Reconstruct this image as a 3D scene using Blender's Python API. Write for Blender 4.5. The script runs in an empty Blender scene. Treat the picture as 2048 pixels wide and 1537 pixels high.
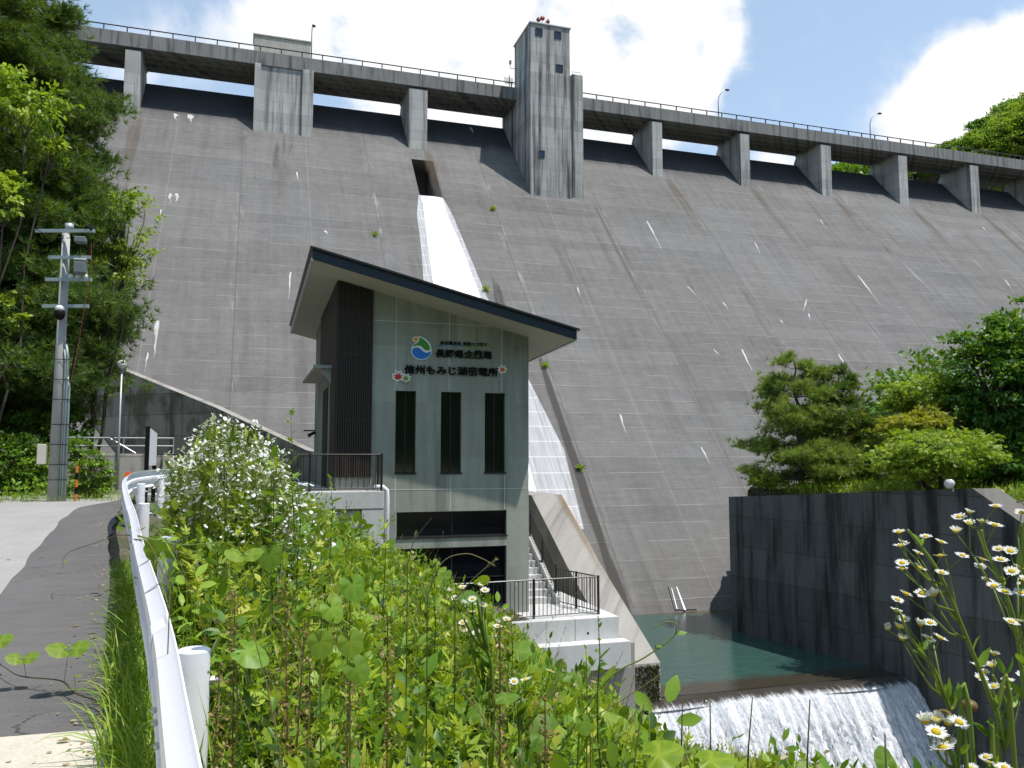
import bpy, math, random
import numpy as np
from mathutils import Vector, Matrix

R = math.radians
random.seed(7)
RNG = np.random.default_rng(11)
SC = bpy.context.scene
COL = SC.collection

# ------------------------------------------------------------------ camera, light, sky
F, PX, PY = 1657.0, 1024.0, 768.5            # focal length and centre of the 2048 px wide photograph
PITCH, YAW = R(5.05), R(17.8)
FW = np.array([math.sin(YAW)*math.cos(PITCH), math.cos(YAW)*math.cos(PITCH), math.sin(PITCH)])
RT = np.array([math.cos(YAW), -math.sin(YAW), 0.0])
UP = np.cross(RT, FW)
def ray(x, y): return FW + RT*(x-PX)/F + UP*(PY-y)/F
def at(x, y, d): return ray(x, y)*d           # point at depth d metres in front of the eye (eye at the origin)
def at_z(x, y, z): r = ray(x, y); return r*z/r[2]
def at_y(x, y, Y): r = ray(x, y); return r*Y/r[1]
def proj(p):
    z = p @ FW
    return PX + F*(p @ RT)/z, PY - F*(p @ UP)/z, z
DF, WL, SLOPE = 35.7, -7.3, 0.886             # dam foot distance, pool level, run per rise of the face
def on_face(x, y):
    r = ray(x, y)
    return r*(DF - SLOPE*WL)/(r[1] - SLOPE*r[2])
def face_y(z): return DF + SLOPE*(z - WL)

cam = bpy.data.cameras.new("camera")
cam.sensor_width = 36; cam.lens = F/2048*36; cam.clip_start = 0.05; cam.clip_end = 3000
cam_o = bpy.data.objects.new("camera", cam); COL.objects.link(cam_o)
cam_o.rotation_euler = (R(90)+PITCH, 0, -YAW)
SC.camera = cam_o

SUN_DIR = Vector((1.14, -1.0, 3.8)).normalized()
sun = bpy.data.lights.new("sun", 'SUN'); sun.energy = 4.9; sun.angle = R(0.53); sun.color = (1.0, 0.955, 0.89)
sun_o = bpy.data.objects.new("sun", sun); COL.objects.link(sun_o)
sun_o.rotation_euler = (-SUN_DIR).to_track_quat('-Z', 'Y').to_euler()
sun_o.location = (20, -20, 60)

SC.view_settings.view_transform = 'Standard'
SC.view_settings.look = 'None'
SC.view_settings.exposure = 0.08
SC.view_settings.gamma = 1.0
SC.cycles.max_bounces = 8
SC.cycles.transparent_max_bounces = 12

# ------------------------------------------------------------------ node helpers
class V:
    """A shader socket with arithmetic."""
    def __init__(s, t, k): s.t, s.k = t, k
    def _m(s, op, *a, clamp=False):
        n = s.t.nodes.new('ShaderNodeMath'); n.operation = op; n.use_clamp = clamp
        for i, x in enumerate((s,)+a):
            if isinstance(x, V): s.t.links.new(x.k, n.inputs[i])
            else: n.inputs[i].default_value = x
        return V(s.t, n.outputs[0])
    def __add__(s, o): return s._m('ADD', o)
    def __sub__(s, o): return s._m('SUBTRACT', o)
    def __mul__(s, o): return s._m('MULTIPLY', o)
    def __truediv__(s, o): return s._m('DIVIDE', o)
    def floor(s): return s._m('FLOOR')
    def fract(s): return s._m('FRACT')
    def abs(s): return s._m('ABSOLUTE')
    def pow(s, e): return s._m('POWER', e)
    def max(s, o): return s._m('MAXIMUM', o)
    def min(s, o): return s._m('MINIMUM', o)
    def gt(s, o): return s._m('GREATER_THAN', o)
    def lt(s, o): return s._m('LESS_THAN', o)
    def clamp(s): return s._m('ADD', 0.0, clamp=True)
    def inv(s): return s._m('MULTIPLY_ADD', -1.0, 1.0)
    def step(s, a, b):
        n = s.t.nodes.new('ShaderNodeMapRange'); n.interpolation_type = 'SMOOTHSTEP'
        s.t.links.new(s.k, n.inputs[0]); n.inputs[1].default_value = a; n.inputs[2].default_value = b
        return V(s.t, n.outputs[0])

class Mat:
    def __init__(s, name):
        s.m = bpy.data.materials.new(name); s.m.use_nodes = True
        s.t = s.m.node_tree; s.n = s.t.nodes; s.l = s.t.links
        s.n.clear()
        s.out = s.n.new('ShaderNodeOutputMaterial')
    def pos(s):
        g = s.n.new('ShaderNodeNewGeometry'); sep = s.n.new('ShaderNodeSeparateXYZ')
        s.l.new(g.outputs['Position'], sep.inputs[0])
        return [V(s.t, o) for o in sep.outputs]
    def objco(s):
        g = s.n.new('ShaderNodeTexCoord'); sep = s.n.new('ShaderNodeSeparateXYZ')
        s.l.new(g.outputs['Object'], sep.inputs[0])
        return [V(s.t, o) for o in sep.outputs]
    def vec(s, x, y, z):
        c = s.n.new('ShaderNodeCombineXYZ')
        for i, a in enumerate((x, y, z)):
            if isinstance(a, V): s.l.new(a.k, c.inputs[i])
            else: c.inputs[i].default_value = a
        return V(s.t, c.outputs[0])
    def noise(s, v, scale=1.0, detail=4.0, rough=0.55, dist=0.0):
        n = s.n.new('ShaderNodeTexNoise'); s.l.new(v.k, n.inputs['Vector'])
        n.inputs['Scale'].default_value = scale; n.inputs['Detail'].default_value = detail
        n.inputs['Roughness'].default_value = rough; n.inputs['Distortion'].default_value = dist
        return V(s.t, n.outputs['Fac'])
    def white(s, v):
        n = s.n.new('ShaderNodeTexWhiteNoise'); n.noise_dimensions = '3D'; s.l.new(v.k, n.inputs['Vector'])
        return V(s.t, n.outputs['Value'])
    def voro(s, v, scale=1.0, feature='F1'):
        n = s.n.new('ShaderNodeTexVoronoi'); n.feature = feature; s.l.new(v.k, n.inputs['Vector'])
        n.inputs['Scale'].default_value = scale
        return V(s.t, n.outputs['Distance'])
    def attr(s, name):
        n = s.n.new('ShaderNodeAttribute'); n.attribute_name = name
        return V(s.t, n.outputs['Fac'])
    def rgb(s, c):
        n = s.n.new('ShaderNodeRGB'); n.outputs[0].default_value = (*c, 1); return V(s.t, n.outputs[0])
    def mix(s, f, a, b, mode='MIX'):
        n = s.n.new('ShaderNodeMix'); n.data_type = 'RGBA'; n.blend_type = mode
        for k, x in ((0, f), (6, a), (7, b)):
            if isinstance(x, V): s.l.new(x.k, n.inputs[k])
            elif k == 0: n.inputs[0].default_value = x
            else: n.inputs[k].default_value = (*x, 1)
        return V(s.t, n.outputs[2])
    def mulv(s, c, f):
        """colour times a scalar"""
        n = s.n.new('ShaderNodeVectorMath'); n.operation = 'SCALE'
        if isinstance(c, V): s.l.new(c.k, n.inputs[0])
        else: n.inputs[0].default_value = c
        s.l.new(f.k, n.inputs['Scale'])
        return V(s.t, n.outputs[0])
    def ramp(s, f, stops):
        n = s.n.new('ShaderNodeValToRGB'); s.l.new(f.k, n.inputs[0])
        el = n.color_ramp.elements
        while len(el) < len(stops): el.new(0.5)
        for e, (p, c) in zip(el, stops): e.position = p; e.color = (*c, 1)
        return V(s.t, n.outputs[0])
    def bump(s, h, strength=0.3, dist=0.02):
        n = s.n.new('ShaderNodeBump'); n.inputs['Strength'].default_value = strength
        n.inputs['Distance'].default_value = dist
        s.l.new(h.k, n.inputs['Height']); return V(s.t, n.outputs[0])
    def bsdf(s, color, rough=0.8, metal=0.0, normal=None, spec=0.5, **kw):
        b = s.n.new('ShaderNodeBsdfPrincipled')
        def put(k, x):
            if isinstance(x, V): s.l.new(x.k, b.inputs[k])
            elif k == 'Base Color': b.inputs[k].default_value = (*x, 1)
            else: b.inputs[k].default_value = x
        put('Base Color', color); put('Roughness', rough); put('Metallic', metal); put('Specular IOR Level', spec)
        if normal is not None: s.l.new(normal.k, b.inputs['Normal'])
        for k, x in kw.items(): put(k.replace('_', ' '), x)
        return V(s.t, b.outputs[0])
    def mixsh(s, f, a, b):
        n = s.n.new('ShaderNodeMixShader')
        if isinstance(f, V): s.l.new(f.k, n.inputs[0])
        else: n.inputs[0].default_value = f
        s.l.new(a.k, n.inputs[1]); s.l.new(b.k, n.inputs[2]); return V(s.t, n.outputs[0])
    def transparent(s):
        return V(s.t, s.n.new('ShaderNodeBsdfTransparent').outputs[0])
    def done(s, sh):
        s.l.new(sh.k, s.out.inputs['Surface']); return s.m

# ------------------------------------------------------------------ sky with clouds
def make_world():
    w = bpy.data.worlds.new("World"); SC.world = w; w.use_nodes = True
    s = Mat.__new__(Mat); s.t = w.node_tree; s.n = s.t.nodes; s.l = s.t.links
    s.n.clear(); out = s.n.new('ShaderNodeOutputWorld')
    sky = s.n.new('ShaderNodeTexSky'); sky.sky_type = 'NISHITA'; sky.sun_disc = False
    sky.sun_elevation = math.asin(SUN_DIR.z); sky.sun_rotation = math.atan2(SUN_DIR.x, SUN_DIR.y)
    sky.altitude = 700; sky.air_density = 1.0; sky.dust_density = 0.6; sky.ozone_density = 1.0
    bg = s.n.new('ShaderNodeBackground'); bg.inputs[1].default_value = 0.15
    sc_ = s.n.new('ShaderNodeVectorMath'); sc_.operation = 'SCALE'; s.l.new(sky.outputs[0], sc_.inputs[0]); sc_.inputs['Scale'].default_value = 1.0
    hz = s.n.new('ShaderNodeVectorMath'); hz.operation = 'ADD'; s.l.new(sc_.outputs[0], hz.inputs[0]); hz.inputs[1].default_value = (1.45, 1.75, 1.75)   # thin summer haze high in the air
    s.l.new(hz.outputs[0], bg.inputs[0])
    tc = s.n.new('ShaderNodeTexCoord'); d = V(s.t, tc.outputs['Generated'])
    # cloud banks by direction on the sky: (px, py, radius, weight) measured in the photograph
    blobs = [(570,40,.06,.62),(700,50,.08,.9),(850,70,.09,1.0),(980,60,.10,1.1),(1120,60,.10,1.1),(1260,70,.085,1.1),(1380,55,.06,.9),
             (1300,170,.06,.8),(1390,190,.032,.45),(1180,190,.06,.7),(960,150,.07,.7),(980,240,.04,.3),(460,30,.035,.35),(1450,40,.035,.4),
             (420,150,.05,.32),(330,60,.035,.3),(260,150,.04,.25),(1880,270,.05,1.0),(1950,215,.055,1.05),(1925,160,.03,.8),(2030,235,.085,1.2),(2080,200,.07,.9),(1800,250,.03,.25),
             (1560,320,.05,.8),(1300,290,.03,.4),(1100,-200,.2,.8),(620,-300,.16,.6),(-300,200,.2,.8),(2500,200,.2,.7)]
    tot = None
    for (x, y, r, wt) in blobs:
        v = ray(x, y); v = v/np.linalg.norm(v)
        n = s.n.new('ShaderNodeVectorMath'); n.operation = 'DISTANCE'; s.l.new(d.k, n.inputs[0]); n.inputs[1].default_value = v
        q = V(s.t, n.outputs['Value'])/r
        g = (q*q*-1.0)._m('EXPONENT')*wt
        tot = g if tot is None else tot + g
    def nz(scale, det, seed):
        n = s.n.new('ShaderNodeTexNoise'); m = s.n.new('ShaderNodeVectorMath'); m.operation = 'ADD'
        s.l.new(d.k, m.inputs[0]); m.inputs[1].default_value = (seed, seed*1.7, seed*.3); s.l.new(m.outputs[0], n.inputs['Vector'])
        n.inputs['Scale'].default_value = scale; n.inputs['Detail'].default_value = det; n.inputs['Roughness'].default_value = .58
        n.inputs['Distortion'].default_value = .25
        return V(s.t, n.outputs['Fac'])
    f = nz(9, 9, 3.1)
    wisp = nz(14, 6, 8.8)
    mask = (tot.min(1.15)*.85 + (f - .5)*2.5).step(.36, .92)
    mask = mask.max((wisp.step(.60, .86))*tot.step(.03, .35)*.55)
    shade = (nz(7, 6, 5.5) + (tot.min(1.2) - .6)*.5).step(.25, .75)
    ccol = s.mix(shade, (.58, .70, .90), (1.0, 1.0, 1.0))
    bg2 = s.n.new('ShaderNodeBackground'); s.l.new(ccol.k, bg2.inputs[0]); bg2.inputs[1].default_value = 1.02
    mx = s.mixsh(mask, V(s.t, bg.outputs[0]), V(s.t, bg2.outputs[0]))
    s.l.new(mx.k, out.inputs['Surface'])
make_world()

# ------------------------------------------------------------------ mesh helpers
class MB:
    def __init__(s): s.v, s.f, s.mi = [], [], []
    def face(s, pts, mi=0):
        b = len(s.v); s.v += [tuple(map(float, p)) for p in pts]; s.f.append(list(range(b, b+len(pts)))); s.mi.append(mi)
    def raw(s, vs, fs, mi=0):
        b = len(s.v); s.v += [tuple(map(float, p)) for p in vs]
        for f in fs: s.f.append([b+i for i in f]); s.mi.append(mi)
        return s
    def box(s, x0, x1, y0, y1, z0, z1, mi=0):
        vs = [(x, y, z) for x in (x0, x1) for y in (y0, y1) for z in (z0, z1)]
        return s.raw(vs, [(0,1,3,2),(4,6,7,5),(0,4,5,1),(2,3,7,6),(0,2,6,4),(1,5,7,3)], mi)
    def prism(s, poly, a, b, mi=0):
        """poly: list of 3D points; the ring is swept from offset a to offset b"""
        a, b = Vector(a), Vector(b); n = len(poly)
        vs = [Vector(p)+a for p in poly] + [Vector(p)+b for p in poly]
        fs = [list(range(n))[::-1], list(range(n, 2*n))] + [(i, (i+1) % n, n+(i+1) % n, n+i) for i in range(n)]
        return s.raw(vs, fs, mi)
    def tube(s, path, rad, n=8, cap=True, mi=0):
        path = [Vector(p) for p in path]
        if not hasattr(rad, '__len__'): rad = [rad]*len(path)
        rings, prev = [], None
        for i, p in enumerate(path):
            t = (path[min(i+1, len(path)-1)] - path[max(i-1, 0)]).normalized()
            if prev is None:
                u = t.orthogonal().normalized()
            else:
                u = (prev - t*prev.dot(t)); u = u.normalized() if u.length > 1e-6 else t.orthogonal().normalized()
            prev = u; w = t.cross(u)
            rings.append([p + (u*math.cos(2*math.pi*k/n) + w*math.sin(2*math.pi*k/n))*rad[i] for k in range(n)])
        vs = [q for r in rings for q in r]; fs = []
        for i in range(len(rings)-1):
            for k in range(n): fs.append((i*n+k, i*n+(k+1) % n, (i+1)*n+(k+1) % n, (i+1)*n+k))
        if cap: fs += [list(range(n))[::-1], [(len(rings)-1)*n+k for k in range(n)]]
        return s.raw(vs, fs, mi)
    def ball(s, c, r, nu=14, nv=9, mi=0, sc=(1, 1, 1)):
        vs, fs = [], []
        for j in range(nv+1):
            a = math.pi*j/nv
            for i in range(nu):
                b = 2*math.pi*i/nu
                vs.append((c[0]+r*sc[0]*math.sin(a)*math.cos(b), c[1]+r*sc[1]*math.sin(a)*math.sin(b), c[2]+r*sc[2]*math.cos(a)))
        for j in range(nv):
            for i in range(nu): fs.append((j*nu+i, j*nu+(i+1) % nu, (j+1)*nu+(i+1) % nu, (j+1)*nu+i))
        return s.raw(vs, fs, mi)
    def build(s, name, mats, parent=None, smooth=False, bevel=0.0):
        me = bpy.data.meshes.new(name); me.from_pydata(s.v, [], s.f); me.validate()
        o = bpy.data.objects.new(name, me); COL.objects.link(o)
        for m in (mats if isinstance(mats, (list, tuple)) else [mats]): me.materials.append(m)
        if len(me.polygons) == len(s.mi): me.polygons.foreach_set('material_index', s.mi)
        import bmesh
        bm = bmesh.new(); bm.from_mesh(me)
        if smooth: bmesh.ops.remove_doubles(bm, verts=bm.verts, dist=1e-5)
        bmesh.ops.recalc_face_normals(bm, faces=bm.faces); bm.to_mesh(me); bm.free()
        if smooth: me.polygons.foreach_set('use_smooth', [True]*len(me.polygons))
        if parent is not None:
            o.parent = parent
            o.location = -Vector(parent.location) if parent.rotation_euler.z == 0 else (0, 0, 0)
        if bevel:
            b = o.modifiers.new('bevel', 'BEVEL'); b.width = bevel; b.segments = 2; b.limit_method = 'ANGLE'; b.angle_limit = R(40)
        return o

def tag(o, label=None, cat=None, group=None, kind=None):
    if label: o['label'] = label
    if cat: o['category'] = cat
    if group: o['group'] = group
    if kind: o['kind'] = kind
    return o
def thing(name, label, cat, loc=(0, 0, 0), group=None):
    o = bpy.data.objects.new(name, None); COL.objects.link(o); o.location = [float(c) for c in loc]; o.empty_display_size = .2
    return tag(o, label, cat, group)
def copy_tree(o, loc=None, rz=None, sc=None, label=None):
    c = o.copy(); COL.objects.link(c)
    for ch in list(o.children):
        d = ch.copy(); COL.objects.link(d); d.parent = c
        for g in list(ch.children):
            e = g.copy(); COL.objects.link(e); e.parent = d
    if loc is not None: c.location = [float(x) for x in loc]
    if rz is not None: c.rotation_euler.z = rz
    if sc is not None: c.scale = (sc, sc, sc) if not hasattr(sc, '__len__') else sc
    if label: c['label'] = label
    return c

# ------------------------------------------------------------------ leaf clouds (numpy)
TOFF = {}                                    # natural pattern of a leaf blade (pale veins), per template
class Cloud:
    """Many small triangles merged into one mesh, each piece with a random 'tint' value."""
    def __init__(s): s.V, s.T, s.A, s.n = [], [], [], 0
    def add(s, tv, tt, M, P, tint, toff=None):
        """tv (n,3) template verts, tt (m,3) triangles, M (k,3,3) axes as columns (scaled), P (k,3)"""
        k, n = len(P), len(tv)
        if k == 0: return
        v = np.einsum('kij,nj->kni', M, tv) + P[:, None, :]
        t = tt[None] + (np.arange(k)*n)[:, None, None] + s.n
        s.V.append(v.reshape(-1, 3)); s.T.append(t.reshape(-1, 3)); a_ = np.repeat(tint, n); toff = TOFF.get((len(tv), len(tt))) if toff is None else toff
        s.A.append(np.clip(a_ + np.tile(toff, k), 0, 1) if toff is not None else a_); s.n += k*n
    def build(s, name, mat, parent=None, smooth=False):
        V_ = np.concatenate(s.V).astype(np.float32); T_ = np.concatenate(s.T).astype(np.int32); A_ = np.concatenate(s.A).astype(np.float32)
        me = bpy.data.meshes.new(name)
        me.vertices.add(len(V_)); me.vertices.foreach_set('co', V_.ravel())
        me.loops.add(T_.size); me.loops.foreach_set('vertex_index', T_.ravel())
        me.polygons.add(len(T_)); me.polygons.foreach_set('loop_start', np.arange(0, T_.size, 3, dtype=np.int32))
        me.polygons.foreach_set('loop_total', np.full(len(T_), 3, dtype=np.int32))
        a = me.attributes.new('tint', 'FLOAT', 'POINT'); a.data.foreach_set('value', A_)
        if smooth: me.polygons.foreach_set('use_smooth', np.ones(len(T_), dtype=bool))
        me.materials.append(mat); me.update()
        o = bpy.data.objects.new(name, me); COL.objects.link(o)
        if parent is not None: o.parent = parent; o.location = -Vector(parent.location)
        return o

def norm(a): return a/np.maximum(np.linalg.norm(a, axis=-1, keepdims=True), 1e-9)
def frames(d, upv, size, width=1.0, rng=RNG):
    """columns: along d, sideways, normal ~ upv; size (k,)"""
    d = norm(d); n = upv - d*np.sum(d*upv, -1, keepdims=True); n = norm(n); w = np.cross(n, d)
    size = np.asarray(size)[:, None]
    return np.stack([d*size, w*size*width, n*size], axis=-1)
def rdir(k, up=0.0, rng=RNG):
    v = rng.normal(size=(k, 3)); v = norm(v); v[:, 2] += up; return norm(v)

def leaf_lance(w=.16, droop=.15, fold=.05):
    v = np.array([(0,0,0),(.3,w,fold),(.3,0,0),(.3,-w,fold),(.65,w*.8,fold-droop*.3),(.65,0,-droop*.3),(.65,-w*.8,fold-droop*.3),(1,0,-droop)], float)
    t = np.array([(0,2,1),(0,3,2),(1,2,5),(1,5,4),(2,3,6),(2,6,5),(4,5,7),(5,6,7)])
    return v, t
def leaf_simple(w=.28, droop=.1):
    v = np.array([(0,0,0),(.45,w,.06),(.5,0,0),(.45,-w,.06),(1,0,-droop)], float)
    return v, np.array([(0,2,1),(0,3,2),(1,2,4),(2,3,4)])
def leaf_lobed():
    V_, T_ = [], []
    for ang, L, w, o in ((0,1,.15,0.0),(38,.62,.10,.22),(-38,.62,.10,.22),(55,.42,.08,.05),(-55,.42,.08,.05)):
        a = R(ang); b = len(V_)
        for (x, y, z) in ((0,0,0),(.5,w/L,.04),(.55,0,0),(.5,-w/L,.04),(1,0,-.06)):
            x *= L; y *= L
            V_.append((o + x*math.cos(a)-y*math.sin(a), x*math.sin(a)+y*math.cos(a), z*L - .06*(o+x)))
        T_ += [(b,b+2,b+1),(b,b+3,b+2),(b+1,b+2,b+4),(b+2,b+3,b+4)]
    return np.array(V_), np.array(T_)
def leaf_heart(lobes=True):
    """cordate leaf, two rings so that the blade can cup and its veins crease"""
    N = 32; out = []
    for i in range(N):
        a = 2*math.pi*i/N - math.pi
        r = .50 + .05*math.cos(a) + (.035*math.cos(3*a) if lobes else .0) + .012*math.sin(9*a+1) + (.05*max(0, math.cos(a))**6) + (.035*max(0, math.cos(a-1.0))**8 + .035*max(0, math.cos(a+1.0))**8 if lobes else 0)
        k = abs(abs(a) - math.pi)
        if k < .55: r *= .36 + .64*(k/.55)**.7
        out.append((a, r))
    v = [(.38, 0, .0)]
    for f in (.55, 1.0):
        for a, r in out:
            x = .40 + f*r*math.cos(a)*1.08; y = f*r*math.sin(a)
            v.append((x, y, .06*abs(math.sin(2.5*a))*f - .30*abs(y)**1.6 - .22*max(0, x-.5)**1.5 + .03*math.sin(a*4+2)*f*f))
    t = [(0, 1+i, 1+(i+1) % N) for i in range(N)]
    for i in range(N): j = (i+1) % N; t += [(1+i, 1+N+i, 1+N+j), (1+i, 1+N+j, 1+j)]
    return np.array(v, float), np.array(t)
def leaf_oval():
    v = np.array([(0,0,0),(.22,.2,.05),(.25,0,0),(.22,-.2,.05),(.6,.26,.0),(.6,0,-.04),(.6,-.26,.0),(.88,.12,-.06),(.88,-.12,-.06),(1.02,0,-.12)], float)
    t = np.array([(0,2,1),(0,3,2),(1,2,5),(1,5,4),(2,3,6),(2,6,5),(4,5,7),(5,8,7),(5,6,8),(7,8,9)])
    return v, t
def blade(bend=.5, w=.03):
    v, t = [], []
    n = 5
    for i in range(n+1):
        u = i/n; ww = w*(1-u**1.6)
        z = math.sin(u*bend*2.0)/(bend*2.0); x = (1-math.cos(u*bend*2.0))/(bend*2.0)
        v += [(x, ww, z), (x, -ww, z)]
    for i in range(n):
        b = 2*i; t += [(b, b+1, b+3), (b, b+3, b+2)]
    return np.array(v), np.array(t)
TOFF[(65, 96)] = np.array([.16] + [(.15 if abs(math.sin(2.5*(2*math.pi*i/32-math.pi))) < .30 else -.10 + .06*math.sin(i*2.3)) for i in range(32)] + [(.06 if i % 3 == 0 else -.07) for i in range(32)])
LANCE, SIMPLE, LOBED, HEART, OVAL = leaf_lance(), leaf_simple(), leaf_lobed(), leaf_heart(), leaf_oval()
ROUND = leaf_heart(False)
def leaf_trif():
    v, t = [], []; ov, ot = leaf_oval()
    for a, o, f in ((0, .42, .62), (62, .30, .55), (-62, .30, .55)):
        c, q = math.cos(R(a)), math.sin(R(a)); b0 = len(v)
        for x, y, z in ov*f: v.append((o*c + x*c - y*q, o*q + x*q + y*c, z))
        t += [tuple(int(i)+b0 for i in tr) for tr in ot]
    return np.array(v), np.array(t)
TRIF = leaf_trif()
LANCE_THIN = leaf_lance(.075, .25, .02)
BLADES = [blade(b, w) for b, w in ((.25,.014),(.5,.016),(.8,.018),(1.05,.018))]
def needle_tuft(n=12, seed=0):
    g = np.random.default_rng(seed); v, t = [], []
    for i in range(n):
        d = g.normal(size=3); d /= np.linalg.norm(d); d[0] = abs(d[0])*1.1 + .25; d /= np.linalg.norm(d)
        s_ = np.cross(d, g.normal(size=3)); s_ /= np.linalg.norm(s_); s_ *= .045
        b = len(v); v += [d*.05+s_, d*.05-s_, d*(.75+.25*g.random())]; t.append((b, b+1, b+2))
    return np.array(v), np.array(t)
TUFTS = [needle_tuft(13, k) for k in range(3)]

# ------------------------------------------------------------------ materials
def foliage(name, stops, trans=.35, rough=.45, spec=.35):
    s = Mat(name); a = s.attr('tint'); c = s.ramp(a, stops)
    d = s.bsdf(c, rough, spec=spec)
    tr = s.n.new('ShaderNodeBsdfTranslucent')
    c2 = s.mix(.5, c, (.30, .42, .02), 'MIX')
    c3 = s.mix(1.0, c2, (1.0, 1.0, .6), 'MULTIPLY')
    s.l.new(c3.k, tr.inputs[0])
    return s.done(s.mixsh(trans, d, V(s.t, tr.outputs[0])))
def plain(name, c, rough=.6, metal=0.0, var=.12, scale=6.0, spec=.5):
    s = Mat(name); x, y, z = s.pos(); n = s.noise(s.vec(x, y, z), scale, 5)
    col = s.mulv(s.rgb(c), n*(2*var)+(1-var))
    return s.done(s.bsdf(col, rough, metal, spec=spec))

def dam_face_mat():
    s = Mat('dam_concrete'); x, y, z = s.pos()
    LIFT = .85
    big = s.noise(s.vec(x*.06, z*.09, 0), 1, 4)
    mid = s.noise(s.vec(x*.35, z*.22, 3), 1, 5)
    fine = s.noise(s.vec(x*5, z*5, 1), 1, 5, .7)
    streak = s.noise(s.vec(x*2.6, z*.10, 5), 1, 5, .65)
    streak2 = s.noise(s.vec(x*9, z*.25, 7), 1, 4, .6)
    lz = z/LIFT
    wob = (s.noise(s.vec(x*.5, z*.5, 9), 1, 3)-.5)*.05
    fr = (lz+wob).fract()
    liftid = (lz+wob).floor()
    blk = ((x+.8)/9.15)
    bid = blk.floor()
    tint = s.white(s.vec(bid, liftid, 0.5))
    tint2 = s.white(s.vec(0.3, liftid, 2.5))
    tb = s.white(s.vec(bid, (lz/4).floor(), 7.5))
    grain = s.noise(s.vec(x*13, z*15, 2), 1, 4, .75); bands = s.noise(s.vec(x*.42, z*4.2, 8), 1, 5, .7); mott = s.noise(s.vec(x*1.7, z*1.5, 71), 1, 6, .72)
    br = (grain-.5)*.34 + (bands-.5)*.52 + (mott-.5)*.50 + (big-.5)*.26 + (mid-.5)*.38 + (fine-.5)*.24 + (streak-.5)*.44 + (streak2-.5)*.16 + (tint-.5)*.13 + (tint2-.5)*.09 + (tb-.5)*.10 + 1.0
    # joints between lifts: thin pale lines, broken; dark crack here and there
    brk = s.noise(s.vec(x*.45, liftid*3.7, 2), 1, 4)
    line = fr.lt(.045)*brk.step(.42, .60)
    darkl = fr.gt(.955)*s.noise(s.vec(x*.3, liftid*5.1, 12), 1, 3).step(.5, .62)
    fine_board = ((lz*5.0).fract().lt(.16))*s.noise(s.vec(x*.8, (lz*5).floor()*2.3, 4), 1, 3).step(.5, .7)
    # contraction joints
    jd = ((blk.fract()-.5).abs()*-1+.5).abs()*9.15 + (s.noise(s.vec(0, z*1.5, 1), 1, 3)-.5)*.08
    jl = jd.lt(.035)
    jpale = jd.step(.5, .05)*s.noise(s.vec(x*1.5, z*.35, 21), 1, 5, .7).step(.52, .72)
    jb2 = (((blk+.5).fract()-.5).abs()*-1+.5).abs()*9.15
    jl2 = jb2.lt(.03)
    damp = s.noise(s.vec(x*.55, z*.045, 31), 1, 4, .6).step(.57, .70)
    col = s.mix(big.step(.35, .65), (.150, .142, .136), (.143, .140, .136))
    col = s.mix(s.noise(s.vec(x*.8, z*.12, 40), 1, 5).step(.56, .78), col, (.118, .106, .096))
    col = s.mulv(col, br)
    col = s.mix(damp*.42, col, (.070, .066, .066))
    col = s.mix(fine_board*.20, col, (.32, .31, .30))
    col = s.mix(line*.34, col, (.40, .39, .375))
    col = s.mix(darkl*.55, col, (.09, .085, .08))
    col = s.mix(jpale*.55, col, (.40, .39, .37))
    col = s.mix(jl*.65, col, (.10, .095, .09))
    col = s.mix(jl2*.22, col, (.33, .32, .31))
    lime = s.noise(s.vec(x*1.6, z*.28, 52), 1, 5, .62).step(.73, .80)
    col = s.mix(lime*.55, col, (.55, .54, .52))
    # darker concrete under the deck, its shadow deepened further in the colour
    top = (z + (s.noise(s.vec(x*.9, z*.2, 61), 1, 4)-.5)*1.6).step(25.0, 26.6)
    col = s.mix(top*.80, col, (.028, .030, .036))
    h = fine*.5 + fr.lt(.05)*.4
    return s.done(s.bsdf(col, .88, normal=s.bump(h, .35, .03), spec=.25))

def conc(name, base=(.27,.265,.25), stain=.5, stain_col=(.07,.07,.07), lift=.9, vert=2.5, pale=(.40,.39,.37), axis='xy', joint=.35, moss=0.0, fine_s=7.0, band=.0, runr=(.50, .68), runz=.16, panel=.0):
    """weathered board-marked concrete with run-down stains"""
    s = Mat(name); x, y, z = s.pos()
    u = x - y*.83
    big = s.noise(s.vec(u*.5, z*.4, 2), 1, 4)
    fine = s.noise(s.vec(x*fine_s, y*fine_s, z*fine_s), 1, 6, .7)
    run = s.noise(s.vec(u*vert, z*runz, 6), 1, 6, .62)
    run2 = s.noise(s.vec(u*vert*3.5, z*.4, 9), 1, 4)
    board = s.white(s.vec((u*6).floor(), 0.5, 1.5))
    br = (big-.5)*.5 + (fine-.5)*.3 + (run2-.5)*.3 + (board-.5)*.07 + (s.white(s.vec((z/lift).floor(), 3.5, .5))-.5)*band + (s.white(s.vec((u*1.11+.31).floor(), (z*.62).floor(), 8.5))-.5)*panel + 1.0
    col = s.mulv(s.rgb(base), br)
    col = s.mix((run.step(*runr))*stain, col, stain_col)
    col = s.mix(s.noise(s.vec(u*vert*.8, z*.2, 16), 1, 5).step(.58, .75)*.35, col, pale)
    if joint:
        fr = (z/lift).fract()
        col = s.mix(fr.lt(.03)*joint, col, tuple(c*.35 for c in base))
    if moss:
        m = s.noise(s.vec(u*.55, z*.5, 23), 1, 5, .65).step(.46, .60)
        col = s.mix(m*moss, col, (.072, .070, .016))
    return s.done(s.bsdf(col, .88, normal=s.bump(fine, .3, .015), spec=.25))

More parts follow.
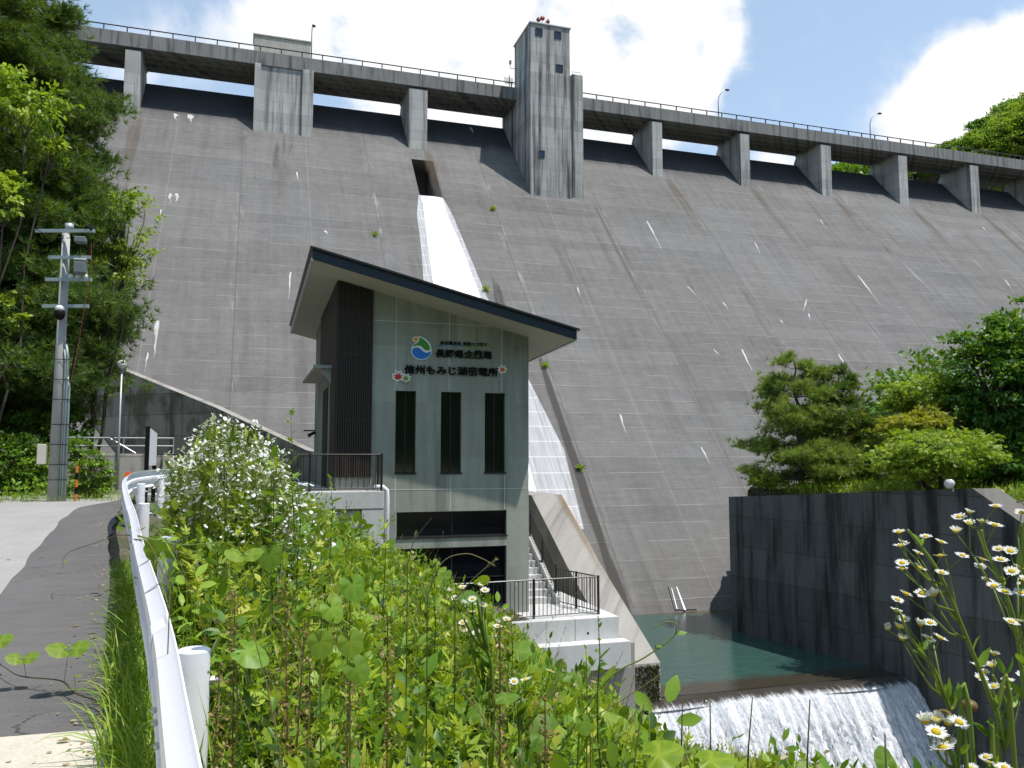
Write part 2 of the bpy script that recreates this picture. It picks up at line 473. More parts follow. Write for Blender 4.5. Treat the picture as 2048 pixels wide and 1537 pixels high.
M = {}
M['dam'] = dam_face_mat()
M['deck'] = conc('deck_concrete', (.23,.225,.215), .75, (.055,.055,.055), 9, 2.4, (.33,.32,.31), joint=0, runr=(.46,.66))
M['pier'] = conc('pier_concrete', (.44,.43,.405), .75, (.10,.10,.10), .85, 2.6, (.60,.59,.56), band=.16, runz=.09, runr=(.46,.66), joint=.5)
M['tower'] = conc('tower_concrete', (.40,.39,.37), .95, (.055,.055,.06), .88, 1.7, (.70,.69,.66), joint=.55, band=.22, runr=(.43, .62), runz=.07)
M['house'] = conc('gatehouse_concrete', (.42,.40,.35), .25, (.16,.16,.14), .5, 3, joint=.2)
M['facade'] = conc('facade_concrete', (.285,.300,.262), .72, (.12,.135,.115), 99, 1.5, (.40,.405,.365), joint=0, runz=.10, panel=.22)
M['ledge'] = conc('weathered_ledge', (.14,.132,.12), .5, (.06,.056,.052), 99, 1.5, (.27,.26,.24), joint=0)
M['newconc'] = conc('new_concrete', (.52,.52,.51), .12, (.30,.30,.29), 99, 1.2, (.6,.6,.58), joint=0)
M['oldconc'] = conc('old_concrete', (.30,.285,.26), .60, (.12,.11,.10), 99, 1.6, (.42,.40,.37), joint=0)
M['sideconc'] = conc('side_concrete', (.30,.29,.25), .3, (.12,.115,.09), 1.3, 1.2, joint=.2, moss=.25)
M['mossconc'] = conc('mossy_concrete', (.40,.375,.34), .75, (.045,.042,.036), .95, 1.5, (.52,.50,.46), moss=.6, joint=.7, band=.35)
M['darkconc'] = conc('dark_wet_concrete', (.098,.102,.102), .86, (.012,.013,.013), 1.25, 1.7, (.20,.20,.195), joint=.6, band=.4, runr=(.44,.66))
M['navy'] = plain('navy_fascia_metal', (.013,.021,.036), .4, .1, .08)
M['soffit'] = plain('soffit_board', (.36,.335,.275), .8, 0, .06, 3)
M['slat'] = plain('dark_brown_slats', (.042,.029,.025), .6)
M['slatback'] = plain('slat_backing', (.012,.010,.010), .8)
M['blackmetal'] = plain('black_painted_metal', (.014,.013,.013), .35)
M['frame'] = plain('window_frame_metal', (.018,.018,.020), .4)
M['galv'] = plain('galvanised_steel', (.42,.45,.46), .45, .55, .15)
M['steelpaint'] = plain('grey_green_steel', (.30,.37,.37), .5, .2, .15)
M['polegrey'] = conc('pole_concrete', (.36,.37,.36), .15, (.2,.2,.2), 99, 6, joint=0)
M['white'] = plain('white_paint', (.80,.80,.86), .35, 0, .05)
def rail_paint():
    s = Mat('weathered_white_paint'); x, y, z = s.pos()
    a = s.noise(s.vec(x*9, y*3, z*14), 1, 5, .7); b_ = s.noise(s.vec(x*40, y*40, z*40), 1, 4, .7); d = s.noise(s.vec(x*22, y*22, z*3), 1, 5, .65)
    c = s.mix(a.step(.45, .75)*.22, (.80,.80,.85), (.62,.625,.64))
    c = s.mix(d.step(.60, .74)*.28, c, (.44,.42,.38))
    c = s.mix(b_.step(.70, .76)*.7, c, (.22,.14,.09))
    return s.done(s.bsdf(c, a*.3 + .28, normal=s.bump(b_, .12, .004), spec=.45))
M['white'] = rail_paint()
M['whitematte'] = plain('white_panel', (.72,.74,.78), .5, 0, .04)
M['black'] = plain('black_lettering', (.006,.006,.007), .6, spec=.15)
M['joint'] = plain('sealant_line', (.52,.56,.54), .7)
M['asphalt'] = None
M['reflect'] = plain('orange_reflector', (.85,.13,.02), .3, 0, .1, 40)
M['orange'] = plain('orange_stripe', (.55,.16,.02), .5)
M['redhorn'] = plain('dark_red_horn', (.16,.025,.02), .5)
M['redcord'] = plain('red_cord', (.22,.045,.03), .6)
M['switch'] = plain('dark_grey_switchgear', (.13,.155,.165), .55, .1, .2)
M['globe'] = plain('globe_glass', (.62,.63,.62), .12, 0, .03, 3, .8)
M['beige'] = plain('beige_box_paint', (.52,.50,.42), .5)
M['bluepaint'] = plain('blue_plastic', (.02,.14,.30), .4)

def glass_mat(name, c=(.004,.005,.008), rough=.09):
    s = Mat(name); x, y, z = s.pos()
    n = s.noise(s.vec(x*.7, y*.7, z*.7), 1, 2)
    return s.done(s.bsdf(c, rough, normal=s.bump(n, .05, .05), spec=.5, IOR=1.5))
M['glass'] = glass_mat('dark_window_glass')
M['blueglass'] = glass_mat('sky_blue_pane', (.012,.025,.055), .1)

def asphalt_mat():
    s = Mat('asphalt'); x, y, z = s.pos()
    f = s.noise(s.vec(x*60, y*60, 0), 1, 3, .8); b = s.noise(s.vec(x*.6, y*.35, 0), 1, 5); m = s.noise(s.vec(x*2.2, y*7, 3), 1, 4)
    sp = s.voro(s.vec(x*55, y*55, 0), 1)
    br = (f-.5)*.8 + (b-.5)*.75 + (m-.5)*.42 + 1.0
    c = s.mulv(s.rgb((.116,.110,.109)), br)
    c = s.mix(sp.lt(.16)*.35, c, (.30,.29,.28))
    c = s.mix(s.noise(s.vec(x*.9, y*.5, 8), 1, 6, .7).step(.58, .75)*.35, c, (.17,.155,.14))
    cr = s.voro(s.vec(x*.55 + (b-.5)*1.2, y*.40 + (m-.5)*1.0, 0), 1, 'DISTANCE_TO_EDGE')
    c = s.mix(cr.lt(.006)*s.noise(s.vec(x*.5, y*.5, 14), 1, 2).step(.48, .56)*.7, c, (.025,.024,.024))
    c = s.mix(s.noise(s.vec(x*2.5, y*14, 5), 1, 3, .7).step(.60, .72)*.22, c, (.22,.21,.205))
    return s.done(s.bsdf(c, .9, normal=s.bump(f, .5, .006), spec=.3))
M['asphalt'] = asphalt_mat()
def paleroad_mat(name, base, dark):
    s = Mat(name); x, y, z = s.pos()
    f = s.noise(s.vec(x*45, y*45, 0), 1, 3, .8); b = s.noise(s.vec(x*.8, y*.5, 2), 1, 6, .65)
    br = (f-.5)*.7 + (b-.5)*.55 + (s.noise(s.vec(x*9, y*9, 4), 1, 4, .7)-.5)*.35 + 1.0
    c = s.mulv(s.rgb(base), br)
    c = s.mix(s.voro(s.vec(x*38, y*38, 1), 1).lt(.13)*.5, c, (.10,.095,.09))
    c = s.mix(s.noise(s.vec(x*1.7, y*1.7, 6), 1, 6, .7).step(.55, .72)*.5, c, dark)
    return s.done(s.bsdf(c, .9, normal=s.bump(f, .4, .005), spec=.25))
M['plaza'] = paleroad_mat('old_pale_paving', (.31,.30,.29), (.24,.235,.225))
M['apron'] = paleroad_mat('pale_worn_concrete', (.52,.48,.40), (.34,.31,.25))
def soil_mat():
    s = Mat('soil_and_gravel'); x, y, z = s.pos()
    f = s.noise(s.vec(x*18, y*18, z*18), 1, 5, .7); b = s.noise(s.vec(x*.5, y*.5, 2), 1, 4)
    c = s.ramp(f, [(.3, (.05,.042,.03)), (.55, (.13,.115,.085)), (.8, (.30,.28,.24))])
    c = s.mix(b.step(.4, .6)*.75, c, (.035, .06, .014))
    return s.done(s.bsdf(c, .95, normal=s.bump(f, .6, .04), spec=.1))
M['soil'] = soil_mat()
def stone_mat():
    s = Mat('split_stone'); x, y, z = s.pos()
    f = s.noise(s.vec(x*14, y*14, z*14), 1, 5, .7); b = s.noise(s.vec(x*2, y*2, z*2), 1, 3)
    c = s.mulv(s.rgb((.42,.42,.41)), (f-.5)*.6 + (b-.5)*.4 + 1.0)
    return s.done(s.bsdf(c, .9, normal=s.bump(f, .8, .03), spec=.2))
M['stone'] = stone_mat()

def water_mat():
    s = Mat('pool_water_surface'); x, y, z = s.pos()
    w = s.noise(s.vec(x*1.6, y*5.0, 0), 1, 4, .6, .4); w2 = s.noise(s.vec(x*6, y*16, 3), 1, 3)
    shallow = (s.noise(s.vec(x*.9, y*.7, 5), 1, 4)-.5)*1.1
    lipd = (y - 24.55 + shallow*.6).step(.35, -.45)      # brown weir crest under thin water
    footd = (y - 34.6 + shallow*1.2 + (x-19.5)*.25).step(0.0, 1.2)   # gravel shoal at the dam foot
    c = s.mix(w.step(.3, .7), (.026,.068,.056), (.040,.088,.074))
    c = s.mix(footd*.8, c, (.085,.066,.038))
    c = s.mix(lipd*.9, c, (.046,.034,.022))
    return s.done(s.bsdf(c, .045, normal=s.bump(w + w2*.35, .28, .06), spec=.5, IOR=1.33))
M['water'] = water_mat()
def fall_mat():
    s = Mat('white_falling_water'); x, y, z = s.pos()
    st = s.noise(s.vec(x*3.2, z*.28, 1), 1, 6, .68, .4); st2 = s.noise(s.vec(x*12, z*.85, y*.5), 1, 5, .72, .3); sp = s.noise(s.vec(x*22, z*14, y*9), 1, 3, .8)
    depth = (z*-1.0 - 7.30)                                # metres below the lip
    foam = (st*.55 + st2*.50 + (sp-.5)*.25 + depth.step(-.02, .40)*.60 - .40)
    foam = foam.step(.20, .46)
    grey = (s.noise(s.vec(x*6.5, z*.55, y*.3+4), 1, 6, .72, .4)*.74 + sp*.26).step(.38, .60)
    c = s.mix(foam, (.050,.042,.032), s.mix(grey, (.34,.37,.42), (.80,.81,.83)))
    r = foam*.4 + .12
    return s.done(s.bsdf(c, r, normal=s.bump(st2 + sp*.5, .7, .10), spec=.5))
M['fall'] = fall_mat()
def spill_mat():
    s = Mat('spill_white_water'); x, y, z = s.pos()
    st = s.noise(s.vec(x*5, z*.22, 1), 1, 5, .65)
    c = s.mix(st.step(.34, .56), (.60,.62,.66), (.93,.93,.94))
    return s.done(s.bsdf(c, .5, normal=s.bump(st, .3, .05), spec=.5))
M['spill'] = spill_mat()
def wet_mat():
    s = Mat('wet_concrete_painted_glint'); x, y, z = s.pos()
    st = s.noise(s.vec(x*6, z*.25, 1), 1, 6, .75); st2 = s.noise(s.vec(x*22, z*1.2, 1), 1, 4, .7)
    fr = (z/.85).fract()
    gl = (st*.6+st2*.4).step(.36, .64)
    c = s.mix(gl, (.24,.24,.25), (.46,.465,.475))  # silvery sun glint of the wet face painted in as paler grey
    c = s.mix(fr.lt(.06)*.4, c, (.75,.75,.76))
    return s.done(s.bsdf(c, .62, normal=s.bump(st2, .15, .02), spec=.30))
M['wet'] = wet_mat()
def stain_mat(name, col, lo, hi, amt, sx=4.0):
    s = Mat(name); x, y, z = s.pos()
    n = s.noise(s.vec(x*sx, z*.3, 3), 1, 5, .65)*.7 + s.attr('fade')*.6
    a = n.step(lo, hi)*amt
    return s.done(s.mixsh(a, s.transparent(), s.bsdf(col, .85, spec=.25)))
M['damp'] = stain_mat('damp_dark_streak', (.075,.068,.062), .55, .85, .75, 2.2)
M['rust'] = stain_mat('rusty_streak', (.150,.112,.078), .45, 1.0, .50, 2.0)
M['lime'] = stain_mat('lime_bloom', (.60,.59,.57), .45, .80, .85, 9)
M['ochre'] = stain_mat('ochre_stain', (.27,.18,.09), .5, .9, .5, 1.8)

G_YEL = [(0,(0.0498,0.1086,0.0065)),(.4,(0.1855,0.2941,0.0109)),(.75,(0.3438,0.4343,0.0228)),(1,(0.4836,0.4992,0.0706))]
G_MID = [(0,(0.0373,0.0994,0.0122)),(.5,(0.1305,0.2608,0.0209)),(1,(0.2981,0.4471,0.0522))]
G_PINE = [(0,(0.0250,0.0600,0.0200)),(.5,(0.0688,0.1375,0.0325)),(1,(0.1500,0.2313,0.0500))]
G_PINE_Y = [(0,(0.0728,0.1264,0.0356)),(.5,(0.2026,0.2916,0.0648)),(1,(0.4212,0.5022,0.1216))]
G_DARK = [(0,(0.0306,0.0935,0.0204)),(.5,(0.0850,0.2125,0.0306)),(1,(0.2040,0.3910,0.0510))]
G_MAPLE = [(0,(0.1190,0.2062,0.0254)),(.5,(0.3489,0.4917,0.0540)),(1,(0.6027,0.6400,0.1190))]
G_GOLD = [(0,(0.1625,0.1707,0.0195)),(.5,(0.3737,0.3493,0.0358)),(1,(0.5850,0.5038,0.0650))]
M['weed'] = foliage('weed_leaf', G_YEL, .38)
M['weedmid'] = foliage('weed_leaf_dark', G_MID, .35)
M['grass'] = foliage('grass_blade', [(0,(.085,.18,.016)),(.6,(.23,.37,.03)),(1,(.45,.50,.13))], .35)
M['straw'] = foliage('dry_straw', [(0,(.22,.17,.07)),(1,(.42,.36,.20))], .2)
M['seed'] = foliage('brown_seed_head', [(0,(.17,.115,.035)),(1,(.36,.26,.09))], .2)
M['stem'] = foliage('green_stem', [(0,(.15,.22,.03)),(1,(.26,.33,.07))], .1)
M['woodstem'] = foliage('reddish_stem', [(0,(.07,.06,.025)),(1,(.16,.12,.06))], .05)
M['pine'] = foliage('pine_needles', G_PINE, .33)
M['piney'] = foliage('pine_needles_light', G_PINE_Y, .42)
M['broad'] = foliage('broad_leaf', G_DARK, .35)
M['broadl'] = foliage('broad_leaf_light', G_MID, .38)
M['maple'] = foliage('maple_leaf', G_MAPLE, .48)
M['gold'] = foliage('golden_maple_leaf', G_GOLD, .5)
M['bark'] = plain('bark', (.075,.058,.045), .95, 0, .4, 8)
M['petal'] = foliage('white_petal', [(0,(.74,.74,.72)),(1,(.86,.86,.86))], .3, .6)
M['disc'] = foliage('yellow_flower_disc', [(0,(.50,.36,.01)),(1,(.72,.58,.03))], .05, .8)
M['bigleaf'] = foliage('big_vine_leaf', [(0,(.06,.13,.010)),(.5,(.13,.235,.018)),(1,(.25,.345,.04))], .38)

def signmat(name, c): return plain(name, c, .45, 0, .05, 10)

# ------------------------------------------------------------------ the setting: ground, road, water, hills
RAILX = [(-40,1.0),(0,.20),(2.66,-.15),(4.27,-.34),(7.61,-.80),(11.0,-1.25),(13.8,-1.67),(15.97,-1.97),(18.6,-1.94),(20.6,-1.70),(60,-1.7)]
def rail_x(y): return np.interp(y, [p[0] for p in RAILX], [p[1] for p in RAILX])
def road_z(y): return np.interp(y, [-20,0,4,8,12,14,16,19,60], [-1.60,-1.53,-1.52,-1.47,-1.37,-1.28,-1.16,-1.05,-1.05])
def sstep(a, b, x): t = np.clip((x-a)/(b-a), 0, 1); return t*t*(3-2*t)
def wall_x(y): return np.where(np.asarray(y, float) < 31.27, 19.8 + (31.25-np.asarray(y, float))*(21.76-19.8)/(31.25-20.5), 19.8 + (np.asarray(y, float)-31.27)*.78)          # foot line of the basin wall
def cap_px(px):
    """upper outline of the weeds on the bank, as heights read from the photograph"""
    return np.interp(px, [215,262,300,330,345,400,500,545,600,640,700,760,800,850,900,950,1000,1050,1100,1200,1290,1330,1450,1640,1720,1900],
                         [1330,1300,1120,1070,1020,960,945,945,970,1010,1060,1100,1112,1135,1185,1215,1240,1295,1335,1385,1455,1490,1505,1530,1560,1600])

def ground(x, y):
    x, y = np.asarray(x, float), np.asarray(y, float)
    zr = road_z(y); q = x - rail_x(y) - .12
    bank = zr - .12 - np.clip(q, 0, None)*np.interp(y, [0, 4, 12, 22], [.22, .27, .31, .36])
    bank += .60*np.exp(-(((x+.75)/.9)**2 + ((y-13.0)/2.6)**2))            # mound carrying the white flowers
    z = np.where(q < 0, zr, np.minimum(zr, bank))
    # the bank falls away where the photograph looks past it to terrace, wall end and falling water
    d_ = np.maximum(x*FW[0] + y*FW[1] - 2*FW[2], .3); px_ = PX + F*(x*RT[0]+y*RT[1])/d_
    lim = (math.sin(PITCH) + math.cos(PITCH)*(PY-(cap_px(px_)+np.interp(px_, [300, 700, 1100, 1500], [130, 120, 80, 40])))/F)*d_
    z = np.where((q > .35) & (d_ > 1.6) & (x < 10.6) & (y < 21.8), np.minimum(z, np.maximum(lim, -9.0)), z)
    z = np.where((y > 22) & (x > -1.2), np.where(x < 2.4, -5.2, np.maximum(z, -5.3)), z)
    z = np.where((y > 23.0) & (x <= 2.4), -1.12, z)
    # valley floor below the pool and the stream
    wx = wall_x(y); inpool = sstep(10.2, 11.2, x)*(1-sstep(wx+.55, wx+.95, x))
    low = np.where(y > 22.5, -9.2, -14.6)
    riv = sstep(6.5, 11.0, x - (22-y)*.10)*(1-sstep(wx+.55, wx+.95, x))
    z = np.where(y > 22.5, z*(1-inpool) + low*inpool, z*(1-riv) + low*riv)
    # right bank behind the basin wall
    rb = sstep(wx+.55, wx+.95, x)
    zb = -1.35 + np.clip(x-30, 0, 60)*.42 + .25*np.sin(x*.7)*np.sin(y*.6)
    zb = np.where(y < 20.3, np.maximum(zb - (20.3-y)*.70, -12), zb)
    z = z*(1-rb) + zb*rb
    # left hillside
    lh = np.clip(-5.8-.10*(y-22)-x, 0, 60)
    z = z + np.where(y > 21.5, lh*.55*sstep(21.5, 26, y), 0) + np.clip(-14-x, 0, 60)*.5*(y <= 26)
    # under the dam body and behind it
    z = np.where((y > 39) & (x > -8), np.minimum(z, -9.5 + np.clip(x-60, 0, 60)*.3), z)
    return z
def build_ground():
    xs = np.unique(np.concatenate([np.linspace(-500, -40, 12), np.linspace(-40, -8, 33), np.linspace(-8, 26, 137), np.linspace(26, 60, 35), np.linspace(60, 600, 14)]))
    ys = np.unique(np.concatenate([np.linspace(-300, -10, 10), np.linspace(-10, 36, 186), np.linspace(36, 70, 35), np.linspace(70, 700, 14)]))
    X, Y = np.meshgrid(xs, ys); Z = ground(X, Y)
    Z = Z + (RNG.random(Z.shape)-.5)*.05*(np.abs(X) < 26) - .05
    v = np.stack([X, Y, Z], -1).reshape(-1, 3); nx = len(xs)
    f = [(j*nx+i, j*nx+i+1, (j+1)*nx+i+1, (j+1)*nx+i) for j in range(len(ys)-1) for i in range(nx-1)]
    me = bpy.data.meshes.new('ground'); me.from_pydata(v.tolist(), [], f); me.materials.append(M['soil'])
    o = bpy.data.objects.new('ground', me); COL.objects.link(o); tag(o, kind='structure')
build_ground()

def strip(name, left, right, mat, lift, kind='structure'):
    """a sheet between two polylines given per y station, following the road profile"""
    ys = np.concatenate([np.arange(-6, 24, .5), [24.5, 27, 30]])
    b = MB()
    pts = [((left(y), y, road_z(y)+lift), (right(y), y, road_z(y)+lift)) for y in ys]
    for (a0, b0), (a1, b1) in zip(pts, pts[1:]): b.face([a0, b0, b1, a1])
    o = b.build(name, mat); tag(o, kind=kind); return o
edge = lambda y: float(np.interp(y, [-6, 0, 5.2, 9.8, 14, 19, 22, 30], [.45, .05, -.66, -1.22, -1.95, -2.45, -2.6, -2.6]) + .03*math.sin(y*5.1) + .02*math.sin(y*13))
strip('road', lambda y: -12, edge, M['asphalt'], .0)
bound = lambda y: float(np.interp(y, [7.9, 10, 14, 17.0, 19.5, 21.4, 24], [-2.02, -2.4, -2.85, -3.12, -3.28, -3.0, -2.8]) + .018*math.sin(y*3.3) + .012*math.sin(y*11))
b = MB()
ys = np.arange(6.5, 26, .5)
for y0, y1 in zip(ys, ys[1:]): b.face([(-11.9, y0, road_z(y0)+.005), (bound(y0)-(8.5-y0 if y0 < 8.5 else 0), y0, road_z(y0)+.005), (bound(y1)-(8.5-y1 if y1 < 8.5 else 0), y1, road_z(y1)+.005), (-11.9, y1, road_z(y1)+.005)])
tag(b.build('pale_paving', M['plaza']), kind='structure')
b = MB()
ys = np.linspace(-1, 5.3, 14)
for i, (y0, y1) in enumerate(zip(ys, ys[1:])):
    ex = .03*math.sin(i*2.1)
    b.face([(-6, y0, road_z(y0)+.006), (edge(y0)-.02, y0, road_z(y0)+.006), (edge(y1)-.02, y1-.10*(i == 12), road_z(y1)+.006), (-6, y1+.10*(i == 12), road_z(y1)+.006)])
tag(b.build('concrete_apron', M['apron']), kind='structure')

# upper yard of the powerhouse, level with the road
b = MB(); b.box(-1.3, 2.44, 23.1, 33.5, -1.05, -.95); tag(b.build('yard_paving', M['newconc']), kind='structure')

# the wooded valley side behind the photographer, seen mirrored in glass and pool
def wood_mat():
    s = Mat('distant_wood'); x, y, z = s.pos()
    n = s.noise(s.vec(x*.25, y*.25, z*.35), 1, 6, .7)
    return s.done(s.bsdf(s.ramp(n, [(.35, (.012,.026,.008)), (.55, (.035,.075,.016)), (.75, (.075,.13,.03))]), 1.0, spec=.0))
b = MB(); xs = np.linspace(-160, 220, 30); rows = [(-38, -3), (-55, 6), (-80, 20), (-115, 40), (-150, 60)]
hh = lambda x, k: 1.5*math.sin(x*.11+k)+1.2*math.sin(x*.29+2*k)
for (y0, z0), (y1, z1) in zip(rows, rows[1:]):
    for x0, x1 in zip(xs, xs[1:]): b.face([(x0, y0, z0+hh(x0, y0)), (x1, y0, z0+hh(x1, y0)), (x1, y1, z1+hh(x1, y1)), (x0, y1, z1+hh(x0, y1))])
tag(b.build('valley_hillside', wood_mat(), smooth=True), kind='structure')

# pool and falling water
b = MB()
for y0, y1 in ((23.40, 36.9),):
    n = 24
    for i in range(n):
        a0 = y0+(y1-y0)*i/n; a1 = y0+(y1-y0)*(i+1)/n
        b.face([(12.08, a0, WL), (min(wall_x(a0), 60)+.2 if a0 < 31.2 else 30, a0, WL), (wall_x(a1)+.2 if a1 < 31.2 else 30, a1, WL), (12.08, a1, WL)])
tag(b.build('pool_water', M['water']), kind='structure')

def falling_water():
    prof = [(23.45, -7.302), (23.2, -7.32), (22.95, -7.40), (22.7, -7.56), (22.4, -7.90), (21.95, -8.55), (21.3, -9.55), (20.5, -10.8), (19.5, -12.4), (18.8, -13.4)]
    PY_, PZ = np.array([p[0] for p in prof]), np.array([p[1] for p in prof])
    nv, nu = 70, 260
    t = np.linspace(0, 1, nv); seg = np.linspace(0, len(prof)-1, nv)
    yy = np.interp(seg, range(len(prof)), PY_); zz = np.interp(seg, range(len(prof)), PZ)
    V_ = np.zeros((nv, nu, 3))
    for j in range(nv):
        x1 = wall_x(yy[j]) + .05
        xs = np.linspace(11.6, x1, nu); k = min(1, max(0, (-7.33-zz[j])/1.2))
        rid = (np.sin(xs*7.3+zz[j]*.8)+np.sin(xs*17.1+1.3+zz[j]*1.4)*.6+np.sin(xs*31.7+zz[j]*2.6)*.45)
        rag = RNG.normal(size=nu)*.03
        V_[j, :, 0] = xs; V_[j, :, 1] = yy[j] - (rid*.045 + rag)*k + .12*np.sin(xs*.9)*(zz[j] > -7.5); V_[j, :, 2] = zz[j] + (rid*.03+rag)*k
    f = [(j*nu+i, j*nu+i+1, (j+1)*nu+i+1, (j+1)*nu+i) for j in range(nv-1) for i in range(nu-1)]
    me = bpy.data.meshes.new('falling_water'); me.from_pydata(V_.reshape(-1, 3).tolist(), [], f); me.materials.append(M['fall'])
    me.polygons.foreach_set('use_smooth', [True]*len(f))
    o = bpy.data.objects.new('falling_water', me); COL.objects.link(o); tag(o, kind='structure')
falling_water()
b = MB(); b.box(11.0, 22.5, 4, 18.9, -13.5, -13.3); tag(b.build('stream_water', M['fall']), kind='structure')
# concrete weir under the water
b = MB(); b.prism([(11.5, 24.0, -7.48), (11.5, 23.1, -7.56), (11.5, 22.55, -7.95), (11.5, 18.4, -13.7), (11.5, 24.0, -13.7)], (0, 0, 0), (9.7, 0, 0))
w = thing('weir', 'low concrete weir under the falling water below the pool', 'weir', (16, 21, -13.6))
b.build('sill', M['darkconc'], w)

# ------------------------------------------------------------------ the dam
OX0, OX1, OZ0, OZ1 = 11.85, 13.6, 19.45, 23.45
def build_dam():
    d = thing('dam', 'huge sloping grey concrete dam closing the valley behind the powerhouse', 'dam', (30, 55, -9))
    b = MB(); zb, zt = -9.6, 28.95
    def q(x0, x1, z0, z1): b.face([(x0, face_y(z0), z0), (x1, face_y(z0), z0), (x1, face_y(z1), z1), (x0, face_y(z1), z1)])
    q(-45, OX0, zb, zt); q(OX1, 150, zb, zt); q(OX0, OX1, zb, OZ0); q(OX0, OX1, OZ1, zt)
    b.face([(-45, face_y(zt), zt), (150, face_y(zt), zt), (150, 70.5, zt), (-45, 70.5, zt)])
    b.face([(-45, 70.5, zt), (150, 70.5, zt), (150, 70.5, zb), (-45, 70.5, zb)])
    # outlet slot: cheeks, ceiling, floor and back of the recess
    yb = 66.0
    for x in (OX0, OX1): b.face([(x, face_y(OZ0), OZ0), (x, face_y(OZ1), OZ1), (x, yb, OZ1), (x, yb, OZ0)])
    b.face([(OX0, face_y(OZ1), OZ1), (OX1, face_y(OZ1), OZ1), (OX1, yb, OZ1), (OX0, yb, OZ1)])
    b.face([(OX0, face_y(OZ0), OZ0), (OX1, face_y(OZ0), OZ0), (OX1, yb, OZ0), (OX0, yb, OZ0)])
    b.face([(OX0, yb, OZ0), (OX1, yb, OZ0), (OX1, yb, OZ1), (OX0, yb, OZ1)])
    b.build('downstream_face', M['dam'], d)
    # deck with girders
    b = MB(); b.box(-45, 150, 64.05, 68.0, 29.97, 31.05)
    for y in (64.9, 65.8, 66.7): b.box(-45, 150, y, y+.22, 29.80, 29.966)
    for x in np.arange(-44, 150, 9.1): b.box(x-.02, x+.02, 64.03, 64.06, 29.97, 31.05)
    b.build('crest_deck', M['deck'], d, bevel=.02)
    def pier(x0, x1, name='pier'):
        p = [(x0, 64.12, 29.79), (x0, 64.12, 24.5), (x0, 68.3, 29.2), (x0, 67.9, 29.79)]
        bb = MB(); bb.prism(p, (0, 0, 0), (x1-x0, 0, 0)); bb.box(x0-.08, x1+.08, 64.5, 67.9, 29.79, 29.966)
        bb.build(name, M['pier'], d, bevel=.03)
    for x0, x1 in ((-27.2,-26.2),(-18.1,-17.05),(-9.15,-8.1),(11.83,13.37),(33.66,34.66),(42.68,43.68),(51.55,52.7),(60.68,61.75),(69.75,70.85),(78.9,79.95),(88.1,89.1),(97.2,98.2)):
        pier(x0, x1)
    # gate block: two pilasters and the panel between them
    b = MB()
    for x0, x1 in ((-.09, .37), (3.47, 4.31)): b.prism([(x0, 64.0, 30.06), (x0, 64.0, 24.6), (x0, 68.3, 29.2), (x0, 68.0, 30.06)], (0, 0, 0), (x1-x0, 0, 0))
    b.prism([(.372, 64.16, 31.08), (.372, 64.16, 24.6), (.372, 68.3, 29.2), (.372, 68.0, 31.08)], (0, 0, 0), (3.096, 0, 0))
    b.build('gate_block', M['pier'], d, bevel=.02)
    # stains lying on the face
    def decal(name, pts, mat, fade, lift=.012, kind=None):
        """pts: outline on the face as (x, z); fade per point"""
        me = bpy.data.meshes.new(name)
        off = Vector((0, -1, SLOPE)).normalized()*lift
        vs = [(x, face_y(z)+off.y, z+off.z) for x, z in pts]
        n = len(vs)//2
        fs = [(i, i+1, 2*n-2-i, 2*n-1-i) for i in range(n-1)]
        me.from_pydata(vs, [], fs); me.materials.append(mat)
        a = me.attributes.new('fade', 'FLOAT', 'POINT'); a.data.foreach_set('value', fade)
        o = bpy.data.objects.new(name, me); COL.objects.link(o); o.parent = d; o.location = -Vector(d.location); return o
    def soft(name, cen, wid, mat, fades, lift):
        """a run of stain: three columns so that both edges fade out"""
        off = Vector((0, -1, SLOPE)).normalized()*lift; vs, fs, fd = [], [], []
        for (x, z), w_, f_ in zip(cen, wid, fades):
            for k, e in ((-1, -.75), (-.35, 0), (.35, 0), (1, -.75)): vs.append((x+w_/2*k, face_y(z)+off.y, z+off.z)); fd.append(f_+e)
        for i in range(len(cen)-1):
            for k in range(3): fs.append((i*4+k, i*4+k+1, i*4+k+5, i*4+k+4))
        me = bpy.data.meshes.new(name); me.from_pydata(vs, [], fs); me.materials.append(mat)
        a = me.attributes.new('fade', 'FLOAT', 'POINT'); a.data.foreach_set('value', fd)
        o = bpy.data.objects.new(name, me); COL.objects.link(o); o.parent = d; o.location = -Vector(d.location); return o
    def streak(name, x, z0, z1, w0, w1, mat, f0=1.0, f1=.0, lift=.012, n=7):
        cen, wid, fd = [], [], []
        for i in range(n):
            t = i/(n-1); w = w0+(w1-w0)*t
            cen.append((x+random.uniform(-.06, .06)*w, z0+(z1-z0)*t)); wid.append(w*random.uniform(.85, 1.15)); fd.append((f0+(f1-f0)*t)*(1 if i else .6))
        return soft(name, cen, wid, mat, fd, lift)
    # white lime runs, measured: (px top, py top, px bottom, py bottom, width)
    for (xa, ya, xb, yb_, wd) in ((316,642,309,715,.42),(296,706,289,745,.16),(581,545,577,600,.20),(322,420,321,435,.14),(594,345,596,362,.2),(341,388,341,408,.45),(354,388,352,406,.5),
            (350,228,352,243,.5),(380,230,380,246,.7),(1294,443,1330,513,.22),(1716,552,1768,620,.26),(1613,600,1606,625,.2),(1617,628,1621,640,.25),(1446,605,1458,622,.22),(1484,700,1508,750,.26),(1428,700,1442,714,.22),
            (1676,709,1697,742,.22),(1860,698,1893,735,.24),(1155,575,1160,597,.15),(1240,830,1252,868,.18),(1402,895,1420,930,.2),(1510,486,1522,512,.16),(1640,440,1655,462,.18),(1965,455,1978,470,.2),(2010,560,2030,590,.2),(1560,640,1572,655,.16),(1375,573,1400,600,.14),(650,462,655,470,.3),(940,255,948,268,.5)):
        A, B = on_face(xa, ya), on_face(xb, yb_)
        n = 8; cen, wid, fd = [], [], []
